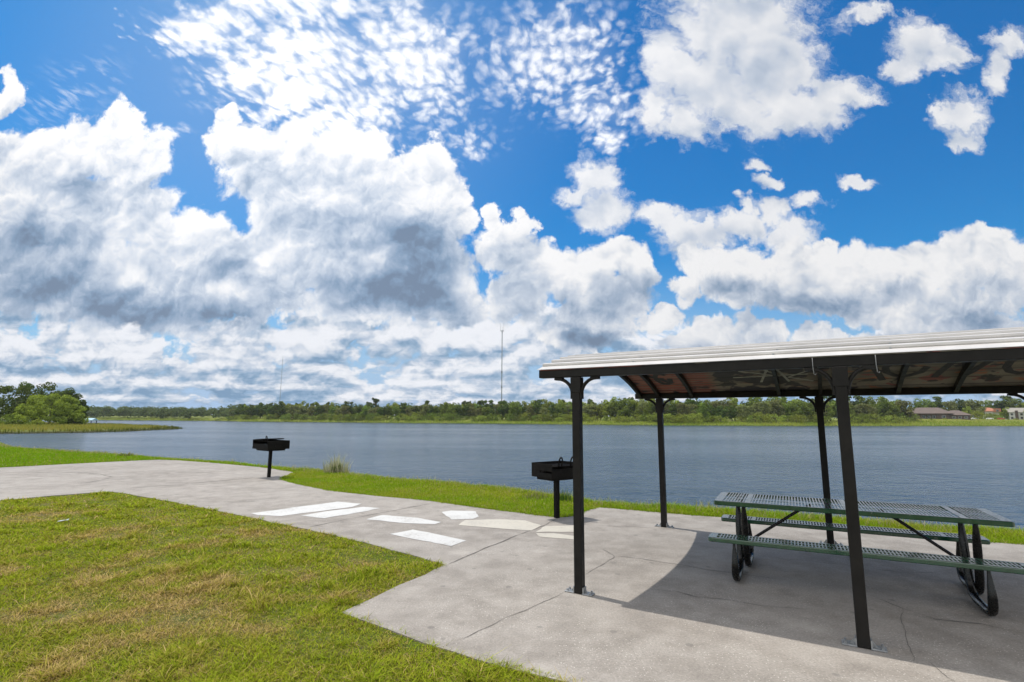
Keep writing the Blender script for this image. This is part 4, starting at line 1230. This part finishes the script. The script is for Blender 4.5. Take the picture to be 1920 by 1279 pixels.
# reeds along the far shore, and rank grass on the point
def far_reeds(name, n, p0, p1, e0, e1, hr, wr, ca, cb, seed):
    r = np.random.default_rng(seed)
    b_ = np.array([bearing(q) for q in np.linspace(p0, p1, 60)])
    bt = np.interp(r.random(n), np.linspace(0, 1, 60), b_)
    d = np.interp(bt, FARB, FARD) + r.uniform(e0, e1, n)
    X = bt * d; Y = d; Z = height(X, Y)
    k = Z > WZ - .3; X, Y, Z = X[k], Y[k], Z[k]; n = len(X)
    t = np.clip(vnoise(X * .06, Y * .06, seed, 3) * 1.6 - .3 + r.normal(0, .15, n), 0, 1)
    blades(name, np.c_[X, Y, Z - .1], r.uniform(*hr, n), r.uniform(*wr, n), r.uniform(0, .4, n), lerp3(ca, cb, t), seg=1)
far_reeds('shore_reeds', 26000, 140, 1980, -7, 20, (.5, 1.25), (.35, .8), (.23, .32, .045), (.36, .39, .085), 71)
far_reeds('meadow_grass', 9000, 1640, 2000, 8, 44, (.15, .4), (.4, .8), (.31, .33, .085), (.42, .38, .12), 72)
r_ = np.random.default_rng(73)
X = r_.uniform(-260, -84, 60000); Y = r_.uniform(88, 236, 60000)
pdv = poly_sd(PEN, X, Y); k = (pdv < 2.0) & (X > -1.15 * Y); X, Y, pdv = X[k], Y[k], pdv[k]
Z = height(X, Y); k = Z > WZ - .2; X, Y, Z, pdv = X[k], Y[k], Z[k], pdv[k]; n = len(X)
t = np.clip(vnoise(X * .07, Y * .07, 74, 3) * 1.5 - .25 + r_.normal(0, .15, n), 0, 1)
ct = lerp3((.20, .22, .042), (.34, .285, .085), t); ed = pdv > -2.5; ct[ed] *= np.array([.38, .45, .45])
blades('marsh_grass', np.c_[X, Y, Z - .05], r_.uniform(.25, .85, n), r_.uniform(.12, .3, n), r_.uniform(0, .3, n), ct, seg=1)

# ------------------------------------------------------------------ buildings and masts far away
def hip(mb, x0, x1, y0, y1, z, h, o=.7, mi=0):
    X0, X1, Y0, Y1 = x0 - o, x1 + o, y0 - o, y1 + o
    k = min((Y1 - Y0) / 2, (X1 - X0) / 2); ym = (Y0 + Y1) / 2
    vs = [(X0, Y0, z), (X1, Y0, z), (X1, Y1, z), (X0, Y1, z), (X0 + k, ym, z + h), (X1 - k, ym, z + h), (X0, Y0, z - .25), (X1, Y0, z - .25), (X1, Y1, z - .25), (X0, Y1, z - .25)]
    return mb.add(vs, [(0, 1, 5, 4), (1, 2, 5), (2, 3, 4, 5), (3, 0, 4), (6, 9, 8, 7), (0, 6, 7, 1), (1, 7, 8, 2), (2, 8, 9, 3), (3, 9, 6, 0)], mi)
def window(parent, x, y, z, w_, h_, frame=None):
    f = MB()
    for a in ((x - w_ / 2 - .12, x - w_ / 2, z - .1, z + h_ + .1), (x + w_ / 2, x + w_ / 2 + .12, z - .1, z + h_ + .1), (x - w_ / 2, x + w_ / 2, z - .1, z), (x - w_ / 2, x + w_ / 2, z + h_, z + h_ + .1), (x - .04, x + .04, z, z + h_)):
        f.box(a[0], a[1], y - .10, y - .004, a[2], a[3])
    o = f.build('window', frame or M_PALEW, parent)
    MB().box(x - w_ / 2, x - .04, y - .05, y - .006, z, z + h_).box(x + .04, x + w_ / 2, y - .05, y - .006, z, z + h_).build('pane', M_GLASS, o)
def site(px, e, dz=0):
    x, y, z = far_pos(px, e); return (x, y, z - .3 + dz), -math.atan2(x, y)
p_, rz = site(1757, 50)
bh = thing('brown_house', 'low brown house with a wide hipped roof on the lawn across the lake', 'house', p_, rz * .6)
MB().box(-17.5, 5.5, -6, 6, 0, 4.6).build('wall', M_BRICK, bh); MB().box(5.5, 18.5, -4.5, 5.5, 0, 3.4).build('wall', M_BRICK, bh)
mb = hip(MB(), -17.5, 7.5, -6, 6, 4.62, 4.4, 1.2); mb.build('roof', M_BROWNROOF, bh)
hip(MB(), 4.0, 18.5, -4.5, 5.5, 3.45, 3.5, 1.0).build('roof', M_BROWNROOF, bh)
mb = MB().box(-11.5, -1.5, -9.0, -6.004, 3.9, 4.2)
for x in (-11.3, -6.5, -1.8): mb.box(x - .15, x + .15, -8.9, -8.6, 0, 3.9)
mb.build('porch', M_BRICK, bh)
for x in (-15, -9.5, -6.5, -3.5, 2.5): window(bh, x, -6, 1.0, 1.8, 2.0)
for x in (9, 12.5, 16): window(bh, x, -4.5, .9, 1.5, 1.5)
p_, rz = site(1909, 52)
wh = thing('white_house', 'white two storey house with a grey roof at the right edge of the far shore', 'house', p_, rz * .6)
MB().box(-6.5, 8, -5, 5, 0, 6.2).build('wall', M_PALEW, wh)
MB().add([(-7.1, -5.7, 6.2), (8.6, -5.7, 6.2), (8.6, 5.7, 6.2), (-7.1, 5.7, 6.2), (-7.1, 0, 9.8), (8.6, 0, 9.8)], [(0, 1, 5, 4), (2, 3, 4, 5), (1, 2, 5), (3, 0, 4), (3, 2, 1, 0)]).build('roof', M_GREYROOF, wh)
MB().box(-3.0, -1.4, -5.9, -5.004, 0, 7.6).build('chimney', M_BRICK, wh)
for x in (-5, .8, 3.6, 6.4):
    window(wh, x, -5, .9, 1.3, 1.7, M_GREYROOF); window(wh, x, -5, 3.8, 1.3, 1.5, M_GREYROOF)
p_, rz = site(1854, 92, 1.2)
oh = thing('orange_roof_house', 'house with an orange tiled roof half hidden behind trees across the lake', 'house', p_, rz * .6)
MB().box(-6, 6, -4.5, 4.5, 0, 6.0).build('wall', M_PALEW, oh)
hip(MB(), -6, 6, -4.5, 4.5, 6.02, 3.0, .9).build('roof', M_ORANGE, oh)
MB().box(2.2, 6.8, -6.5, -4.504, 5.2, 8.2).build('wall', M_ORANGE, oh)
for x in (-4, 0, 4.4): window(oh, x, -4.5 if x < 2 else -6.5, 3.0 if x < 2 else 5.6, 1.4, 1.6)

def car(label, px, e, col, rz):
    p_, r0 = site(px, e, .3)
    c = thing('parked_car', label, 'car', p_, r0 + rz)
    sec = [(-2.2, .35, .75), (-2.15, .30, .95), (-1.2, .28, 1.02), (1.05, .28, 1.0), (2.0, .30, .86), (2.25, .36, .62)]
    b_ = MB()
    vs = []
    for x, zb, zt in sec: vs += [(x, -.86, zb), (x, -.88, (zb + zt) / 2), (x, -.80, zt), (x, .80, zt), (x, .88, (zb + zt) / 2), (x, .86, zb)]
    fs = [(i * 6 + k, i * 6 + (k + 1) % 6, (i + 1) * 6 + (k + 1) % 6, (i + 1) * 6 + k) for i in range(len(sec) - 1) for k in range(6)]
    fs += [tuple(range(5, -1, -1)), tuple(range(30, 36))]
    b_.add(vs, fs)
    b_.add([(-1.7, -.76, 1.0), (1.0, -.76, 1.0), (.35, -.62, 1.46), (-1.2, -.62, 1.46), (-1.7, .76, 1.0), (1.0, .76, 1.0), (.35, .62, 1.46), (-1.2, .62, 1.46)], [(0, 1, 2, 3), (5, 4, 7, 6), (1, 5, 6, 2), (4, 0, 3, 7), (3, 2, 6, 7)])
    b_.build('body', col, c)
    MB().add([(-1.45, -.752, 1.06), (.82, -.752, 1.06), (.28, -.655, 1.38), (-1.1, -.655, 1.38)], [(0, 1, 2, 3)]).xf(Matrix.Translation((0, -.012, 0))).build('side_window', M_GLASS, c)
    for x in (-1.35, 1.4):
        for s in (-1, 1): MB().tube([(x, s * .70, .33), (x, s * .90, .33)], .33, 14, smooth=False).build('wheel', M_TYRE, c)
    return c
car('white car parked under the trees just right of the brown house', 1828, 40, M_CARW, .15)
car('white car parked in the middle, left of the orange red car', 1856, 42, M_CARW, -.1)
car('orange red car parked near the white house across the lake', 1877, 43, M_RED, .05)

# small blue-roofed shelter on the point
b_ = bearing(163); d_ = 186
bs = thing('lake_shelter', 'small open shelter with a pale blue metal roof on the point', 'shelter', (b_ * d_, d_, float(height([b_ * d_], [d_])[0])), .15)
MB().add([(-2.7, -1.9, 1.62), (2.7, -1.9, 1.62), (2.7, 1.9, 1.62), (-2.7, 1.9, 1.62), (-2.7, 0, 2.35), (2.7, 0, 2.35), (-2.7, -1.9, 1.5), (2.7, -1.9, 1.5), (2.7, 1.9, 1.5), (-2.7, 1.9, 1.5)],
         [(0, 1, 5, 4), (2, 3, 4, 5), (1, 2, 5), (3, 0, 4), (6, 9, 8, 7), (0, 6, 7, 1), (1, 7, 8, 2), (2, 8, 9, 3), (3, 9, 6, 0)]).build('roof', M_BLUEROOF, bs)
for x in (-2.3, 2.3):
    for y in (-1.5, 1.5): MB().box(x - .09, x + .09, y - .09, y + .09, -.3, 1.5).build('post', M_STEEL, bs)

def mast(name, label, px, ytop, d, face, r, whips):
    b_, v_ = uv(px, ytop); x, y = b_ * d, d
    zt = CAMZ + v_ * d
    z0 = float(height([x], [y])[0]) - .5
    t = thing(name, label, 'mast', (x, y, z0))
    H = zt - z0
    tri = [(face * math.cos(a) * .577, face * math.sin(a) * .577) for a in (PI / 2, PI * 7 / 6, PI * 11 / 6)]
    mb = MB()
    for (ax, ay) in tri: mb.tube([(ax, ay, 0), (ax, ay, H)], r, 5)
    st = face * 1.5; k = int(H / st)
    for i in range(k):
        for j in range(3):
            a, b2 = tri[j], tri[(j + 1) % 3]
            if i % 2: a, b2 = b2, a
            mb.tube([(a[0], a[1], i * st), (b2[0], b2[1], (i + 1) * st)], r * .5, 4, caps=False)
    mb.build('lattice', M_MAST, t)
    if whips:
        pl = MB()
        for j in range(3):
            a = PI / 2 + j * 2 * PI / 3
            pl.tube([(2.4 * math.cos(a), 2.4 * math.sin(a), H - 1), (2.4 * math.cos(a + 2 * PI / 3), 2.4 * math.sin(a + 2 * PI / 3), H - 1)], .16, 6)
            pl.tube([(0, 0, H - 1), (2.4 * math.cos(a), 2.4 * math.sin(a), H - 1)], .16, 6); pl.tube([(0, 0, H - 4), (2.2 * math.cos(a), 2.2 * math.sin(a), H - 1.1)], .12, 6)
        pl.build('platform', M_MAST, t)
        for j, hh in ((0, 4.5), (1, 8.5), (2, 8.5)):
            a = PI / 2 + j * 2 * PI / 3
            MB().tube([(2.3 * math.cos(a), 2.3 * math.sin(a), H - 1.4), (2.3 * math.cos(a), 2.3 * math.sin(a), H + hh * .6), (2.3 * math.cos(a), 2.3 * math.sin(a), H + hh)], [.16, .13, .08], 6).build('whip_antenna', M_MAST, t)
        for zz in (.50, .33): MB().box(-.9, .9, -1.3, -.55, H * zz, H * zz + 2.2, bev=.1).build('antenna_box', M_MAST, t)
    else:
        MB().tube([(0, 0, H), (0, 0, H + 4)], [r, r * .5], 5).build('whip_antenna', M_MAST, t)
    return t
mast('radio_mast', 'tall grey mast with a platform of whip antennas above the far wood', 941.6, 619, 620, .95, .16, True)
mast('radio_mast', 'thin plain mast rising above the far wood to the left', 530.4, 672, 700, .62, .09, False)

# ------------------------------------------------------------------ humid air over the lake
hz = MB().box(-900, 900, -160, 980, -4.2, 150).build('haze', [])
hm = bpy.data.materials.new('humid_air'); hm.use_nodes = True
ht_ = hm.node_tree; ht_.nodes.clear(); HN = NT(ht_)
hv = HN.n('ShaderNodeVolumePrincipled'); hv.inputs['Color'].default_value = (.90, .94, 1.0, 1)
hv.inputs['Density'].default_value = HAZE; hv.inputs['Anisotropy'].default_value = .25
ht_.links.new(hv.outputs[0], HN.n('ShaderNodeOutputMaterial').inputs['Volume'])
hz.data.materials.append(hm)
tag(hz, kind='stuff')

# ------------------------------------------------------------------ light and camera
sl = bpy.data.lights.new('sun', 'SUN'); sl.energy = SUN_E; sl.angle = math.radians(.53); sl.color = (1.0, .955, .89)
so = bpy.data.objects.new('sun', sl); link(so)
so.rotation_euler = (-SUN_DIR).to_track_quat('-Z', 'Y').to_euler(); so.location = (-20, 15, 60)
cam = bpy.data.cameras.new('camera'); co = bpy.data.objects.new('camera', cam); link(co)
cam.sensor_width = 36; cam.lens = FPX / PW * 36; cam.clip_end = 8000; cam.clip_start = .05
Mx = Matrix((CAM_R, CAM_U, -_F)).transposed().to_4x4(); Mx.translation = (0, 0, CAMZ); co.matrix_world = Mx
SCN.camera = co
SCN.render.engine = 'CYCLES'
SCN.view_settings.view_transform = 'Standard'; SCN.view_settings.look = 'None'
SCN.view_settings.exposure = EXPOSURE; SCN.view_settings.gamma = 1
c = SCN.cycles
c.use_adaptive_sampling = True; c.adaptive_threshold = .012; c.adaptive_min_samples = 16
c.max_bounces = 6; c.diffuse_bounces = 4; c.volume_bounces = 0; c.glossy_bounces = 3; c.transmission_bounces = 4; c.transparent_max_bounces = 4
c.use_denoising = DENOISE
c.sample_clamp_direct = 6; c.sample_clamp_indirect = 4
c.caustics_reflective = False; c.caustics_refractive = False
